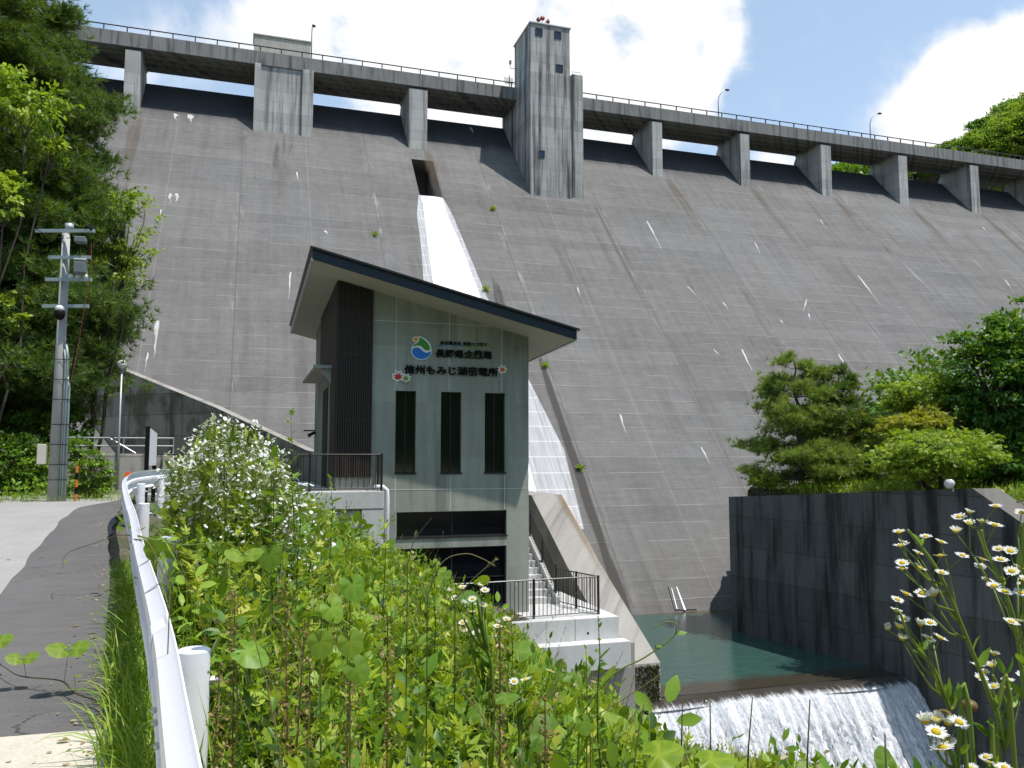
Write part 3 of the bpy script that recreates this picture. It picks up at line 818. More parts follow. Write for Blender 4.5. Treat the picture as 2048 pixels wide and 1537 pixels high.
        for i in range(n):
            t = i/(n-1); c = A*(1-t)+B*t; j = random.uniform(-.12, .12)*wd
            cen.append((c[0]+j, c[2])); wid.append(wd*.95*(.25+.75*math.sin(math.pi*min(1, t*1.5+.12))**.8 if t < .6 else .75*(1.15-t))*random.uniform(.7, 1.2)+.02); fd.append(.85-.35*t+random.uniform(-.15, .1))
        soft('lime_streak', cen, wid, M['lime'], fd, .016)
    # brownish runs under the piers and dark damp runs beside the joints
    for x in (-8.6, 12.9, 34.5, 43.3, 52.2, 61.3, 70.4):
        streak('rust_streak', x+.5, 24.6, 24.6-random.uniform(7, 12), 1.3, 1.8, M['rust'], .9, .1)
    streak('rust_streak', 26.3, 20.4, 6, .45, .8, M['rust'], .8, .2)
    streak('rust_streak', 2.0, 24.6, 16, 3.5, 3.0, M['damp'], .55, .0)
    streak('damp_streak', 17.05, 6.5, -7.4, .5, 1.0, M['damp'], .9, .8, .010)
    streak('damp_streak', 15.6, 12.5, 5.5, 1.0, 1.6, M['damp'], .5, .9, .010)
    for _ in range(16):
        streak('damp_streak', random.uniform(20, 72), random.uniform(14, 24), random.uniform(-4, 9), random.uniform(.5, 1.4), random.uniform(.8, 2), M['damp'], random.uniform(.15, .5), .0, .010)
    for _ in range(7):
        streak('damp_streak', random.uniform(-8, 10), random.uniform(14, 24), random.uniform(2, 9), random.uniform(.5, 1.4), random.uniform(.8, 2), M['damp'], random.uniform(.15, .45), .0, .010)
    # wet apron beside the spill and the little drain patch at the foot
    L = [(11.75,19.4),(11.3,17.4),(11.05,14),(10.6,10.3),(10.5,5),(10.3,0),(10.2,-5)]
    Rr = [(13.62,19.3),(14.0,17.6),(14.35,14.4),(14.75,10.6),(15.85,4.7),(16.65,.4),(16.3,-3.6)]
    decal('wet_apron', L+Rr[::-1], M['wet'], [1.0]*14, .02)
    pa = [on_face(1335,1172), on_face(1377,1171), on_face(1394,1220), on_face(1349,1221)]
    off = Vector((0, -1, SLOPE)).normalized()*.05
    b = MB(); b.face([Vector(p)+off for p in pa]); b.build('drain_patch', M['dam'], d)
    for (xa, ya, xb, yb_, wd) in ((1342,1178,1353,1220,.05),(1352,1176,1369,1222,.09)):
        A, B = Vector(on_face(xa, ya))+off*1.6, Vector(on_face(xb, yb_))+off*1.6
        b = MB(); b.face([A+Vector((-wd*.3,0,0)), A+Vector((wd*.3,0,0)), B+Vector((wd*.6,0,0)), B+Vector((-wd*.6,0,0))]); b.build('drain_trickle', M['spill'], d)
    return d
DAM = build_dam()

def spill_water():
    L = [(11.86,19.62,62.5),(11.86,19.62,60.2),(11.9,19.3,None),(11.95,18.6,None),(11.85,17.4,None),(11.55,14.1,None),(11.3,10.3,None),(11.1,4,None),(11.0,-1.5,None),(10.95,-6,None)]
    Rr = [(13.59,19.62,62.5),(13.59,19.62,60.2),(13.55,19.3,None),(13.55,18.6,None),(13.58,17.5,None),(14.02,14.4,None),(14.3,10.5,None),(14.45,4,None),(14.35,-1.8,None),(14.3,-6,None)]
    off = Vector((0, -1, SLOPE)).normalized()*.07
    b = MB(); rows = []
    for a, c in zip(L, Rr):
        row = []
        for i in range(9):
            t = i/8; x = a[0]*(1-t)+c[0]*t; z = a[1]*(1-t)+c[1]*t
            y = face_y(z) if a[2] is None else a[2]
            k = math.sin(math.pi*t)*.10 if a[2] is None else 0
            row.append(Vector((x, y, z)) + (off*(.35+1.0*math.sin(math.pi*t)**.5) if a[2] is None else Vector((0,0,.02))))
        rows.append(row)
    vs = [p for r in rows for p in r]
    b.raw(vs, [(j*9+i, j*9+i+1, (j+1)*9+i+1, (j+1)*9+i) for j in range(len(rows)-1) for i in range(8)])
    tag(b.build('spill_water', M['spill'], smooth=True), kind='structure')
spill_water()

def build_tower():
    t = thing('elevator_tower', 'tall stained concrete lift tower standing on the dam crest', 'tower', (22.7, 62, 20))
    b = MB()
    b.prism([(20.98, 60.5, 31.0), (20.98, 60.5, 20.2), (20.98, 68.2, 29.0), (20.98, 68.2, 31.0)], (0, 0, 0), (3.55, 0, 0))
    b.box(21.0, 24.4, 60.54, 64.7, 31.0, 34.94)
    b.build('shaft', M['tower'], t, bevel=.02)
    b = MB(); b.prism([(24.62, 60.62, 31.22), (24.62, 60.62, 20.3), (24.62, 68.2, 29.0), (24.62, 68.2, 31.22)], (0, 0, 0), (.95, 0, 0))
    b.box(24.53, 24.62, 60.9, 68, 20.8, 30.9)
    b.build('side_shaft', M['tower'], t, bevel=.02)
    b = MB(); b.box(20.9, 24.5, 60.44, 64.8, 34.941, 35.06); b.build('roof_cap', M['newconc'], t, bevel=.02)
    for (x0, x1, z0, z1, Y) in ((21.46,21.98,34.0,34.54,60.54),(23.1,23.6,34.0,34.54,60.54),(23.22,23.74,31.2,31.74,60.54),(21.73,22.12,23.88,24.36,60.5)):
        b = MB()
        for (a0, a1, c0, c1) in ((x0-.05, x0, z0-.05, z1+.05), (x1, x1+.05, z0-.05, z1+.05), (x0, x1, z0-.05, z0), (x0, x1, z1, z1+.05)): b.box(a0, a1, Y-.05, Y+.02, c0, c1)
        f = b.build('window', M['frame'], t)
        b = MB(); b.box(x0, x1, Y-.012, Y+.02, z0, z1); p = b.build('pane', M['blueglass'], t)
        p.parent = f; p.location = (0, 0, 0)
    b = MB(); b.tube([(24.75, 60.9, 31.2), (24.75, 60.9, 31.55), (25.5, 60.9, 31.55), (25.5, 60.9, 31.2)], .025, 6); b.build('safety_rail', M['galv'], t)
    for i, (px, py, nm) in enumerate(((1078,41,'leftmost'), (1084,38,'middle'), (1094,44,'rightmost'))):
        c = Vector(at_y(px, py, 61.2))
        h = thing('horn_loudspeaker', 'dark red horn loudspeaker on the lift tower roof, %s of three' % nm, 'loudspeaker', (c.x, 61.2, 35.06), 'horn loudspeakers on the tower roof')
        b = MB(); b.tube([(c.x, 61.2, 35.06), (c.x, 61.2, c.z)], .03, 6); b.build('stand', M['galv'], h)
        b = MB(); dr = Vector(((i-1)*.6, -1, -.15)).normalized()
        cc = Vector((c.x, 61.2, c.z))
        b.tube([cc-dr*.18, cc-dr*.08, cc+dr*.02, cc+dr*.14], [.04, .06, .10, .20], 12); b.build('horn', M['redhorn'], h, smooth=True)
    a = thing('camera_mast', 'small white instrument on a bracket left of the lift tower', 'antenna', (20.4, 64.2, 32.9))
    b = MB(); b.tube([(21.0, 64.2, 32.75), (20.45, 64.2, 32.75), (20.45, 64.2, 33.1)], .03, 6); b.box(20.37, 20.53, 64.1, 64.3, 33.1, 33.4); b.build('bracket', M['galv'], a)
    a = thing('yagi_antenna', 'dark comb shaped antenna on the crest beside the tower', 'antenna', (20.3, 64.6, 31.05))
    b = MB(); b.tube([(20.5, 64.6, 31.05), (20.5, 64.6, 32.3)], .035, 6)
    for k in range(6): b.tube([(20.1, 64.6+.05*k, 31.5+.13*k), (20.9, 64.6+.05*k, 31.56+.13*k)], .022, 5)
    b.build('mast', M['blackmetal'], a)
build_tower()

g = thing('gatehouse', 'low windowless concrete gatehouse box on the dam crest', 'building', (2, 67, 31.05))
b = MB(); b.box(-.2, 4.15, 66.3, 67.9, 31.06, 33.42); b.build('wall', M['house'], g, bevel=.02)
b = MB(); b.box(-.28, 4.2, 66.22, 68.0, 33.421, 33.52); b.build('roof', M['house'], g, bevel=.01)

cr = thing('crest_railing', 'thin metal guard railing along the dam crest', 'railing', (30, 64.2, 31.05))
b = MB(); b.tube([(-30, 64.2, 31.5), (20.9, 64.2, 31.5)], .045, 6); b.tube([(25.6, 64.2, 31.5), (120, 64.2, 31.5)], .045, 6); b.build('top_rail', M['blackmetal'], cr)
for x in np.arange(-20, 108, 1.56):
    if 20.9 < x < 25.6: continue
    b = MB(); b.box(x-.04, x+.04, 64.16, 64.24, 31.05, 31.48); b.build('post', M['blackmetal'], cr)
for (x, lab, dx) in ((4.15, 'slim street lamp on the crest beside the gatehouse', .16), (41.0, 'slim curved street lamp on the crest nearest right of the tower', 1.05), (58.2, 'slim curved street lamp on the crest far to the right of the tower', 1.3)):
    l = thing('street_lamp', lab, 'street lamp', (x, 65, 31.05), 'street lamps on the dam crest')
    b = MB(); top = 33.2 if dx > .5 else 33.6
    b.tube([(x, 65, 31.05), (x, 65, top-.3), (x+dx*.12, 65, top+.3), (x+dx*.45, 65, top+.75), (x+dx*.85, 65, 34.2)], [.065, .05, .045, .04, .04], 8); b.build('pole', M['galv'], l, smooth=True)
    b = MB(); b.ball((x+dx*.95, 65, 34.2), .17, 12, 8, sc=(1.4 if dx > .5 else .9, .8, .62)); b.build('lamp_head', M['blackmetal'], l, smooth=True)
for i, (px, py) in enumerate(((750,471),(985,420),(971,581),(1090,733),(1158,938))):
    p = on_face(px, py)
    g = thing('grass_tuft', ['grass tuft on the dam face left of the white spill water','grass tuft on the dam face below the lift tower','grass tuft on a crack just above the powerhouse roof','grass tuft on a joint just right of the powerhouse eave','grass tuft on a crack right of the powerhouse wall'][i], 'plant', p, 'grass tufts rooted in the dam face joints')
    c = Cloud(); k = 60; dd = rdir(k, .8); dd[:, 1] -= .5
    c.add(*LANCE_THIN, frames(dd, rdir(k), RNG.uniform(.2, .42, k)), np.tile(p, (k, 1)) + RNG.normal(size=(k, 3))*.06, RNG.random(k)); c.build('blades', M['maple'], g)

# ------------------------------------------------------------------ powerhouse
FY, HX0, HX1, HB = 23.77, 2.45, 8.16, -4.6
def soffit_z(x, y): return 5.69 - .2428*x - .04*(y-22.47)
def text_mesh(name, body, h, x0, x1, zc, Y, depth, mat, parent, bold=.012):
    c = bpy.data.curves.new(name, 'FONT'); c.body = body; c.size = 1; c.extrude = .05; c.offset = bold
    o = bpy.data.objects.new(name, c); COL.objects.link(o)
    dg = bpy.context.evaluated_depsgraph_get(); me = bpy.data.meshes.new_from_object(o.evaluated_get(dg))
    bpy.data.objects.remove(o)
    n = len(me.vertices); co = np.zeros(n*3, np.float32); me.vertices.foreach_get('co', co); co = co.reshape(-1, 3)
    mn, mx = co.min(0), co.max(0)
    out = np.zeros_like(co)
    out[:, 0] = x0 + (co[:, 0]-mn[0])/(mx[0]-mn[0])*(x1-x0)
    out[:, 2] = zc - h/2 + (co[:, 1]-mn[1])/(mx[1]-mn[1])*h
    out[:, 1] = Y - depth*(co[:, 2]-mn[2])/max(mx[2]-mn[2], 1e-6)
    me.vertices.foreach_set('co', out.ravel()); me.materials.clear(); me.materials.append(mat); me.update()
    o = bpy.data.objects.new(name, me); COL.objects.link(o); o.parent = parent; o.location = -Vector(parent.location); return o

def build_powerhouse():
    P = thing('powerhouse', 'small concrete hydro powerhouse with slanted navy roof and black Japanese lettering', 'building', (5.3, 27, HB))
    holes = [(4.1,4.7,-.46,1.92),(5.44,6.06,-.46,1.92),(6.78,7.41,-.46,1.92),(4.17,7.46,-2.3,-1.57),(4.17,7.46,-4.32,-2.61)]
    xs = sorted({HX0, HX1} | {h[0] for h in holes} | {h[1] for h in holes}); zs = sorted({HB, 3.4} | {h[2] for h in holes} | {h[3] for h in holes})
    b = MB(); dep = .22
    for x0, x1 in zip(xs, xs[1:]):
        for z0, z1 in zip(zs, zs[1:]):
            if any(h[0] <= x0 and x1 <= h[1] and h[2] <= z0 and z1 <= h[3] for h in holes): continue
            b.face([(x0, FY, z0), (x1, FY, z0), (x1, FY, z1), (x0, FY, z1)])
        b.face([(x0, FY, 3.4), (x1, FY, 3.4), (x1, FY, soffit_z(x1, FY)), (x0, FY, soffit_z(x0, FY))])
    for (x0, x1, z0, z1) in holes:
        b.face([(x0, FY, z0), (x0, FY, z1), (x0, FY+dep, z1), (x0, FY+dep, z0)]); b.face([(x1, FY, z0), (x1, FY, z1), (x1, FY+dep, z1), (x1, FY+dep, z0)])
        b.face([(x0, FY, z1), (x1, FY, z1), (x1, FY+dep, z1), (x0, FY+dep, z1)]); b.face([(x0, FY, z0), (x1, FY, z0), (x1, FY+dep, z0), (x0, FY+dep, z0)])
    YB = 31.85
    for x in (HX0, HX1): b.face([(x, FY, HB), (x, YB, HB), (x, YB, soffit_z(x, YB)), (x, FY, soffit_z(x, FY))])
    b.face([(HX0, YB, HB), (HX1, YB, HB), (HX1, YB, soffit_z(HX1, YB)), (HX0, YB, soffit_z(HX0, YB))])
    b.build('wall', M['facade'], P)
    # windows
    for i, (x0, x1, z0, z1) in enumerate(holes):
        nm = 'window' if i < 3 else ('louvre_window' if i == 3 else 'shutter_opening')
        b = MB(); t = .035; y0, y1 = FY+.10, FY+.17
        for (a0, a1, c0, c1) in ((x0, x0+t, z0, z1), (x1-t, x1, z0, z1), (x0+t, x1-t, z0, z0+t), (x0+t, x1-t, z1-t, z1)): b.box(a0, a1, y0, y1, c0, c1)
        mid = [(x0+x1)/2] if i != 4 else [x0+(x1-x0)*.5]
        for m in mid: b.box(m-.015, m+.015, y0+.003, y1-.003, z0+t, z1-t)
        if i == 4: b.box(x0+t, x1-t, y0+.006, y1-.006, -3.52, -3.49)
        w = b.build(nm, M['frame'], P)
        b = MB(); b.box(x0+.02, x1-.02, FY+.13, FY+.142, z0+.02, z1-.02); g_ = b.build('pane', M['glass'], P); g_.parent = w; g_.location = (0, 0, 0)
        b = MB(); b.box(x0-.01, x1+.03, FY-.03, FY+.10, z0-.03, z0+.012); s_ = b.build('sill', M['frame'], P); s_.parent = w; s_.location = (0, 0, 0)
    # sealant lines
    b = MB()
    for x, z0, z1 in ((4.09, 1.95, soffit_z(4.09, FY)), (5.68, 1.95, soffit_z(5.68, FY)), (7.31, 1.95, soffit_z(7.31, FY)), (4.12, -1.55, -.5), (5.75, -1.55, -.5), (7.40, -1.55, -.5)): b.box(x-.009, x+.009, FY-.004, FY+.02, z0, z1)
    for z, x0, x1 in ((3.945, 3.42, HX1), (-.93, 3.42, HX1)): b.box(x0, x1, FY-.006, FY+.02, z-.009, z+.009)
    b.build('joint_strip', M['joint'], P)
    # dark slat screen wrapping the corner
    b = MB(); z0 = -.56
    b.raw([(HX0-.03, FY-.03, z0), (3.42, FY-.03, z0), (3.42, FY-.03, soffit_z(3.42, FY)-.004), (HX0-.03, FY-.03, soffit_z(HX0, FY)-.004)], [(0,1,2,3)])
    b.raw([(HX0-.03, FY-.03, z0), (HX0-.03, 25.3, z0), (HX0-.03, 25.3, 2.6), (HX0-.03, 29.0, 2.75), (HX0-.03, 29.0, soffit_z(HX0, 29)-.004), (HX0-.03, FY-.03, soffit_z(HX0, FY)-.004)], [(0,1,2,3,4,5)])
    b.face([(3.42, FY-.03, z0), (3.42, FY+.001, z0), (3.42, FY+.001, soffit_z(3.42, FY)-.004), (3.42, FY-.03, soffit_z(3.42, FY)-.004)])
    sc = b.build('slat_screen', M['slatback'], P)
    b = MB()
    for k in range(16):
        x = HX0 - .02 + k*.064
        b.box(x-.017, x+.017, FY-.075, FY-.031, z0-.02*(k % 3), soffit_z(x, FY)-.03)
    for k in range(82):
        y = FY + k*.064
        lo = z0 if y < 25.3 else 2.72
        b.box(HX0-.075, HX0-.031, y-.017, y+.017, lo, soffit_z(HX0, y)-.03)
    for z in (1.05, 2.9): b.box(HX0-.02, 3.42, FY-.05, FY-.028, z, z+.05)
    sl = b.build('slats', M['slat'], P); sl.parent = sc; sl.location = (0, 0, 0)
    # side door, pale reveal, canopy with bracket, floodlight
    b = MB(); b.box(HX0-.02, HX0+.02, 26.6, 28.3, -.95, 2.2); dr = b.build('door', M['slatback'], P)
    b = MB(); b.box(HX0-.07, HX0-.02, 28.1, 28.16, .0, .25); h = b.build('handle', M['galv'], P); h.parent = dr; h.location = (0, 0, 0)
    b = MB(); b.box(1.88, HX0-.08, 24.9, 30.2, 2.62, 2.70); cn = b.build('canopy', M['soffit'], P, bevel=.01)
    b = MB(); b.prism([(HX0-.03, 25.0, 2.61), (HX0-.40, 25.0, 2.61), (HX0-.03, 25.0, 2.15)], (0, .0, 0), (0, .12, 0)); br = b.build('bracket', M['galv'], P); br.parent = cn; br.location = (0, 0, 0)
    b = MB(); b.box(1.84, 2.40, 24.86, 24.898, 2.62, 2.715); e_ = b.build('canopy_edge', M['galv'], P); e_.parent = cn; e_.location = (0, 0, 0)
    b = MB(); b.box(2.36, HX0, 31.2, 31.3, .84, .94); b.box(2.02, 2.40, 31.05, 31.45, .95, .99); b.tube([(2.36, 31.25, .88), (2.25, 31.15, .82), (2.2, 31.1, .78)], [.05, .06, .07], 10); b.build('security_light', M['blackmetal'], P)
    # drain pipe at the wall corner
    b = MB(); b.tube([(3.45, 23.3, -.83), (3.70, 23.3, -.83), (3.80, 23.3, -.92), (3.82, 23.3, -1.15), (3.82, 23.3, -4.5)], .065, 10); b.build('drain_pipe', M['whitematte'], P, smooth=True)
    # roof: sloping slab, navy fascia, light soffit
    X0, X1, Y0, Y1 = 1.58, 9.22, 22.47, 33.4
    cs = [(X0, Y0), (X1, Y0), (X1, Y1), (X0, Y1)]
    b = MB(); lo = [Vector((x, y, soffit_z(x, y)+.004)) for x, y in cs]; hi = [p+Vector((0, 0, .27)) for p in lo]
    b.raw(lo+hi, [(4,5,6,7)] + [(i, (i+1) % 4, 4+(i+1) % 4, 4+i) for i in range(4)])
    roof = b.build('roof', M['navy'], P)
    b = MB(); n = 34
    for k in range(n):
        t0, t1 = k/n, (k+1)/n
        xa, xb = X0-.06+(X1-X0+.14)*t0, X0-.06+(X1-X0+.14)*t1
        b.raw([Vector((x, y, soffit_z(x, y)+dz)) for dz in (.276, .315+(.02)) for x, y in ((xa, Y0-.07), (xb, Y0-.07), (xb, Y1+.05), (xa, Y1+.05))], [(0,1,2,3),(4,5,6,7),(0,1,5,4),(1,2,6,5),(2,3,7,6),(3,0,4,7)])
    for k in range(n): pass
    r2 = b.build('roof_covering', M['blackmetal'], P); r2.parent = roof; r2.location = (0, 0, 0)
    b = MB(); b.face([Vector((x, y, soffit_z(x, y))) for x, y in ((X0+.03, Y0+.03), (X1-.03, Y0+.03), (X1-.03, Y1-.03), (X0+.03, Y1-.03))]); s2 = b.build('soffit', M['soffit'], P); s2.parent = roof; s2.location = (0, 0, 0)
    b = MB(); b.raw([Vector((x, y, soffit_z(x, y)+dz)) for dz in (-.03, .03) for x, y in ((X0-.03, Y0), (X0+.03, Y0), (X0+.03, Y1), (X0-.03, Y1))], [(0,1,2,3),(4,5,6,7),(0,1,5,4),(1,2,6,5),(2,3,7,6),(3,0,4,7)])
    s3 = b.build('eave_trim', M['galv'], P); s3.parent = roof; s3.location = (0, 0, 0); b = MB()
    b.raw([Vector((x, y, soffit_z(x, y)+dz)) for dz in (-.03, .03) for x, y in ((X1-.03, Y0), (X1+.03, Y0), (X1+.03, Y1), (X1-.03, Y1))], [(0,1,2,3),(4,5,6,7),(0,1,5,4),(1,2,6,5),(2,3,7,6),(3,0,4,7)])
    s3 = b.build('eave_trim', M['galv'], P); s3.parent = roof; s3.location = (0, 0, 0)
    # ---- lettering and emblem on the facade; sx, sz turn sign-sheet pixels into facade metres
    def sx(px): return 5.26 + (px-871)*.01536
    def sz(px, py): return 3.01 + (710-py)*.0143 + (px-871)*.0008
    SY = FY-.004
    text_mesh('name_lettering', '長野県企業局', .245, sx(871), sx(983), 3.055, SY, .05, M['black'], P, .022)
    text_mesh('station_lettering', '信州もみじ湖発電所', .265, sx(811), sx(996), 2.545, SY, .05, M['black'], P, .020)
    text_mesh('slogan_lettering', '水の恵みを 未来へつなぐ', .115, sx(880), sx(974), 3.372, SY, .03, M['black'], P, .012)
    def cr(pts): return [(sx(760+x/6.827), sz(760+x/6.827, 650+y/6.827)) for x, y in pts]
    def smooth_poly(pts, n=5):
        out, N = [], len(pts)
        for i in range(N):
            p0, p1, p2, p3 = (np.array(pts[(i+k) % N]) for k in (-1, 0, 1, 2))
            for t in np.linspace(0, 1, n, endpoint=False):
                out.append(.5*((2*p1)+(p2-p0)*t+(2*p0-5*p1+4*p2-p3)*t*t+(3*p1-p0-3*p2+p3)*t**3))
        return out
    def plate(name, pts, y0, th, mat, par=P, sm=True):
        pp = smooth_poly(pts) if sm else pts
        bb = MB(); bb.prism([(x, y0, z) for x, z in pp], (0, 0, 0), (0, -th, 0)); o = bb.build(name, mat, P)
        if par is not P: o.parent = par; o.location = (0, 0, 0)
        return o
    wm, gm, bl, og = signmat('sign_white', (.78,.80,.80)), signmat('sign_green', (.055,.26,.03)), signmat('sign_blue', (.015,.17,.62)), signmat('sign_orange', (.78,.30,.03))
    em = plate('emblem', cr([(538,148),(600,175),(650,215),(682,262),(698,315),(703,360),(695,405),(665,448),(620,476),(575,483),(525,476),(478,448),(447,408),(434,360),(437,305),(455,270),(490,240),(500,232),(470,228),(452,208),(450,180),(470,155),(500,150),(520,158)]), SY, .045, wm)
    plate('green_field', cr([(538,165),(600,198),(650,250),(677,300),(682,330),(668,348),(640,350),(610,340),(585,312),(560,290),(525,280),(490,283),(450,300),(462,275),(500,250),(530,225),(542,195)]), SY-.045, .008, gm, em)
    plate('blue_field', cr([(448,335),(470,315),(505,308),(540,318),(570,345),(600,372),(640,384),(690,368),(684,405),(655,445),(610,468),(570,472),(525,463),(482,437),(455,400),(446,365)]), SY-.045, .008, bl, em)
    plate('sun_disc', cr([(492+31*math.cos(a), 190+31*math.sin(a)) for a in np.linspace(0, 2*math.pi, 12, endpoint=False)]), SY-.045, .008, og, em)
    plate('blue_swoosh', cr([(770,290),(830,272),(900,262),(980,264),(1060,275),(1150,292),(1150,302),(1060,290),(980,279),(900,277),(830,284),(770,294)]), SY, .012, signmat('swoosh_blue', (.05,.17,.38)))
    plate('green_swoosh', cr([(1110,278),(1180,290),(1260,296),(1340,295),(1410,288),(1475,280),(1475,288),(1410,300),(1340,310),(1260,312),(1180,304),(1110,288)]), SY-.012, .012, signmat('swoosh_green', (.13,.28,.03)))
    def maple(cx, cy, r, rot, col, nm, lift):
        def star(k, rr):
            pts = []
            L = [1, .92, .78, .55, .40, .55, .78, .92]
            for i, a in enumerate((0, 42, 84, 126, 180, 234, 276, 318)):
                a0 = R(a)+rot; a1 = R((a + (0, 42, 84, 126, 180, 234, 276, 318, 360)[i+1])/2) + rot
                pts.append((cx+rr*L[i]*math.sin(a0), cy-rr*L[i]*math.cos(a0))); pts.append((cx+rr*k*math.sin(a1), cy-rr*k*math.cos(a1)))
            return pts
        w_ = plate(nm, cr(star(.62, r*1.22)), SY-lift, .025, wm, P, False)
        plate('leaf_blade', cr(star(.38, r)), SY-lift-.025, .006, col, w_, False)
    maple(270, 715, 92, -.35, signmat('maple_red', (.52,.035,.03)), 'maple_sign', 0)
    maple(365, 742, 70, .5, signmat('maple_green', (.20,.27,.03)), 'maple_sign', .032)
    maple(1675, 648, 72, -.15, signmat('maple_orange', (.62,.12,.03)), 'maple_sign', 0)
build_powerhouse()

# ------------------------------------------------------------------ terraces, stairs, walls
t = thing('terrace', 'two bright new concrete terrace steps in front of the powerhouse', 'terrace', (8, 22.6, -9.5))
b = MB(); b.box(3.5, 9.05, 22.34, 27, -5.32, -4.58); b.box(9.06, 10.42, 22.34, 27, -5.32, -4.582); b.build('upper_step', M['newconc'], t, bevel=.015)
b = MB(); b.box(5.2, 10.56, 21.86, 22.337, -5.93, -5.19); b.build('lower_step', M['newconc'], t, bevel=.015)
b = MB(); b.box(3.2, 10.84, 22.2, 27, -9.5, -5.325); b.build('footing', M['oldconc'], t)
for px, py in ((9.45-.0, -5.0), (7.6, -5.08)):
    b = MB(); b.tube([(px, 22.335, py), (px, 22.36, py)], .035, 10); b.build('drain_hole', M['black'], t)
s = thing('outdoor_stair', 'pale concrete stair climbing between the powerhouse and the sloping wall', 'stair', (8.8, 25, -4.58))
b = MB(); n = 17
for k in range(n):
    y = 24.95 + k*.30; z = -4.58 + (k+1)*.19
    b.box(8.2, 9.36, y, 31.0, z-.19, z)
b.build('steps', M['newconc'], s, bevel=.008)
b = MB(); b.prism([(9.37, 24.7, -4.57), (9.37, 24.95, -4.57), (9.37, 31, -.75), (9.37, 31, -.45), (9.37, 24.7, -4.36)], (0, 0, 0), (.14, 0, 0)); b.build('stringer', M['newconc'], s, bevel=.01)

def railing(name, label, pts, post_every, h, cat='railing', gap=.125, base=.08, group=None, skip_first=False):
    r = thing(name, label, cat, pts[0], group)
    b = MB()
    for a, c in zip(pts, pts[1:]):
        a, c = Vector(a), Vector(c)
        for hh, rr in ((h, .021), (base, .016)): b.tube([a+Vector((0,0,hh)), c+Vector((0,0,hh))], rr, 6)
    b.build('rails', M['blackmetal'], r)
    bb = MB()
    for si, (a, c) in enumerate(zip(pts, pts[1:])):
        a, c = Vector(a), Vector(c); L = (c-a).length; n = max(1, round(L/post_every))
        for i in range(n+1):
            if i == 0 and si > 0: continue
            p = a.lerp(c, i/n); pb = MB(); pb.box(p.x-.027, p.x+.027, p.y-.027, p.y+.027, p.z-.02, p.z+h+.03); pb.build('post', M['blackmetal'], r)
        m = int(L/gap)
        for i in range(1, m):
            p = a.lerp(c, i/m); q_ = MB(); q_.box(p.x-.008, p.x+.008, p.y-.008, p.y+.008, p.z+base, p.z+h); q_.build('baluster', M['blackmetal'], r)
    return r
railing('terrace_railing', 'black metal railing along the front edge of the lower terrace', [(3.85, 22.52, -4.58), (9.98, 22.8, -4.58)], 2.05, 1.09)
railing('side_railing', 'black metal railing along the right side of the lower terrace', [(10.0, 22.86, -4.58), (9.44, 24.88, -4.58)], 1.05, 1.08)
railing('stair_railing', 'black metal railing climbing with the outdoor stair', [(9.44, 24.95, -4.42), (9.44, 31.0, -.55)], 1.35, 1.0)
railing('yard_railing', 'black metal railing on the upper yard before the slatted corner', [(-2.2, 22.98, -.93), (3.60, 22.98, -.93), (3.60, 23.68, -.93)], 1.78, 1.0, gap=.16)

m = thing('masonry_wall', 'pale retaining wall of split stone blocks under the upper yard', 'wall', (1, 23, -5.2))
b = MB(); b.box(-2.6, 3.66, 22.86, 23.6, -1.40, -.93); b.box(3.06, 3.66, 22.875, 23.6, -5.2, -1.402); b.build('coping', M['newconc'], m, bevel=.012)
b = MB(); b.box(-2.6, 3.058, 22.98, 23.5, -5.2, -1.402); bk = b.build('backing', M['newconc'], m)
b = MB(); z = -1.43; rr = random.Random(3)
while z > -4.9:
    hgt = rr.choice((.28, .34, .22)); x = 3.04
    while x > -2.5:
        wdt = rr.uniform(.28, .62); x0 = max(x-wdt, -2.55)
        pts = [(x0+.014, z-hgt+.014), (x-.014, z-hgt+.014), (x-.014, z-.014), (x0+.014, z-.014)]
        jit = lambda p: (p[0]+rr.uniform(-.012, .012), p[1]+rr.uniform(-.012, .012))
        lo = [jit(p) for p in pts]; cx = (x0+x)/2; cz = z-hgt/2
        hi = [(cx+(p[0]-cx)*.84, cz+(p[1]-cz)*.8) for p in lo]
        vs = [(p[0], 22.979, p[1]) for p in lo] + [(p[0], 22.945+rr.uniform(-.015, .015), p[1]) for p in hi]
        b.raw(vs, [(0,1,5,4),(1,2,6,5),(2,3,7,6),(3,0,4,7),(4,5,6,7)])
        x = x0
    z -= hgt
st = b.build('stone_facing', M['stone'], m)

w = thing('training_wall', 'thick sloping concrete training wall descending from dam to weir', 'wall', (11.5, 27, -13))
prof = [(23.13, -14.2), (23.13, -6.19), (25.2, -5.05), (27.5, -3.80), (31.3, -1.5), (41, -1.46), (41, -14.2)]
b = MB(); vs = [(10.86, y, z) for y, z in prof] + [(12.14, y, z) for y, z in prof]; n = len(prof)
for i in range(n):
    j = (i+1) % n; mi = {0: 1, 1: 0, 2: 0, 3: 0, 4: 0}.get(i, 2)
    b.raw([vs[i], vs[j], vs[n+j], vs[n+i]], [(0,1,2,3)], mi)
b.face(vs[:n], 2); b.face(vs[n:], 2)
b.build('wall_body', [M['oldconc'], M['mossconc'], M['sideconc']], w)
# ochre stain on the top edge: a thin sheet on the slope
b = MB(); b.face([(11.80, 24.6, -5.36), (12.13, 24.6, -5.36), (12.13, 31.3, -1.48), (11.80, 31.3, -1.48)])
o = b.build('ochre_stain', M['ochre'], w); a = o.data.attributes.new('fade', 'FLOAT', 'POINT'); a.data.foreach_set('value', [.0, .5, 1.0, .2])
for k in range(1):
    b = MB(); b.tube([(11.3, 23.7, -5.9), (11.3, 23.7, -5.62)], .018, 6); b.build('rebar_stub', M['woodstem'], w)
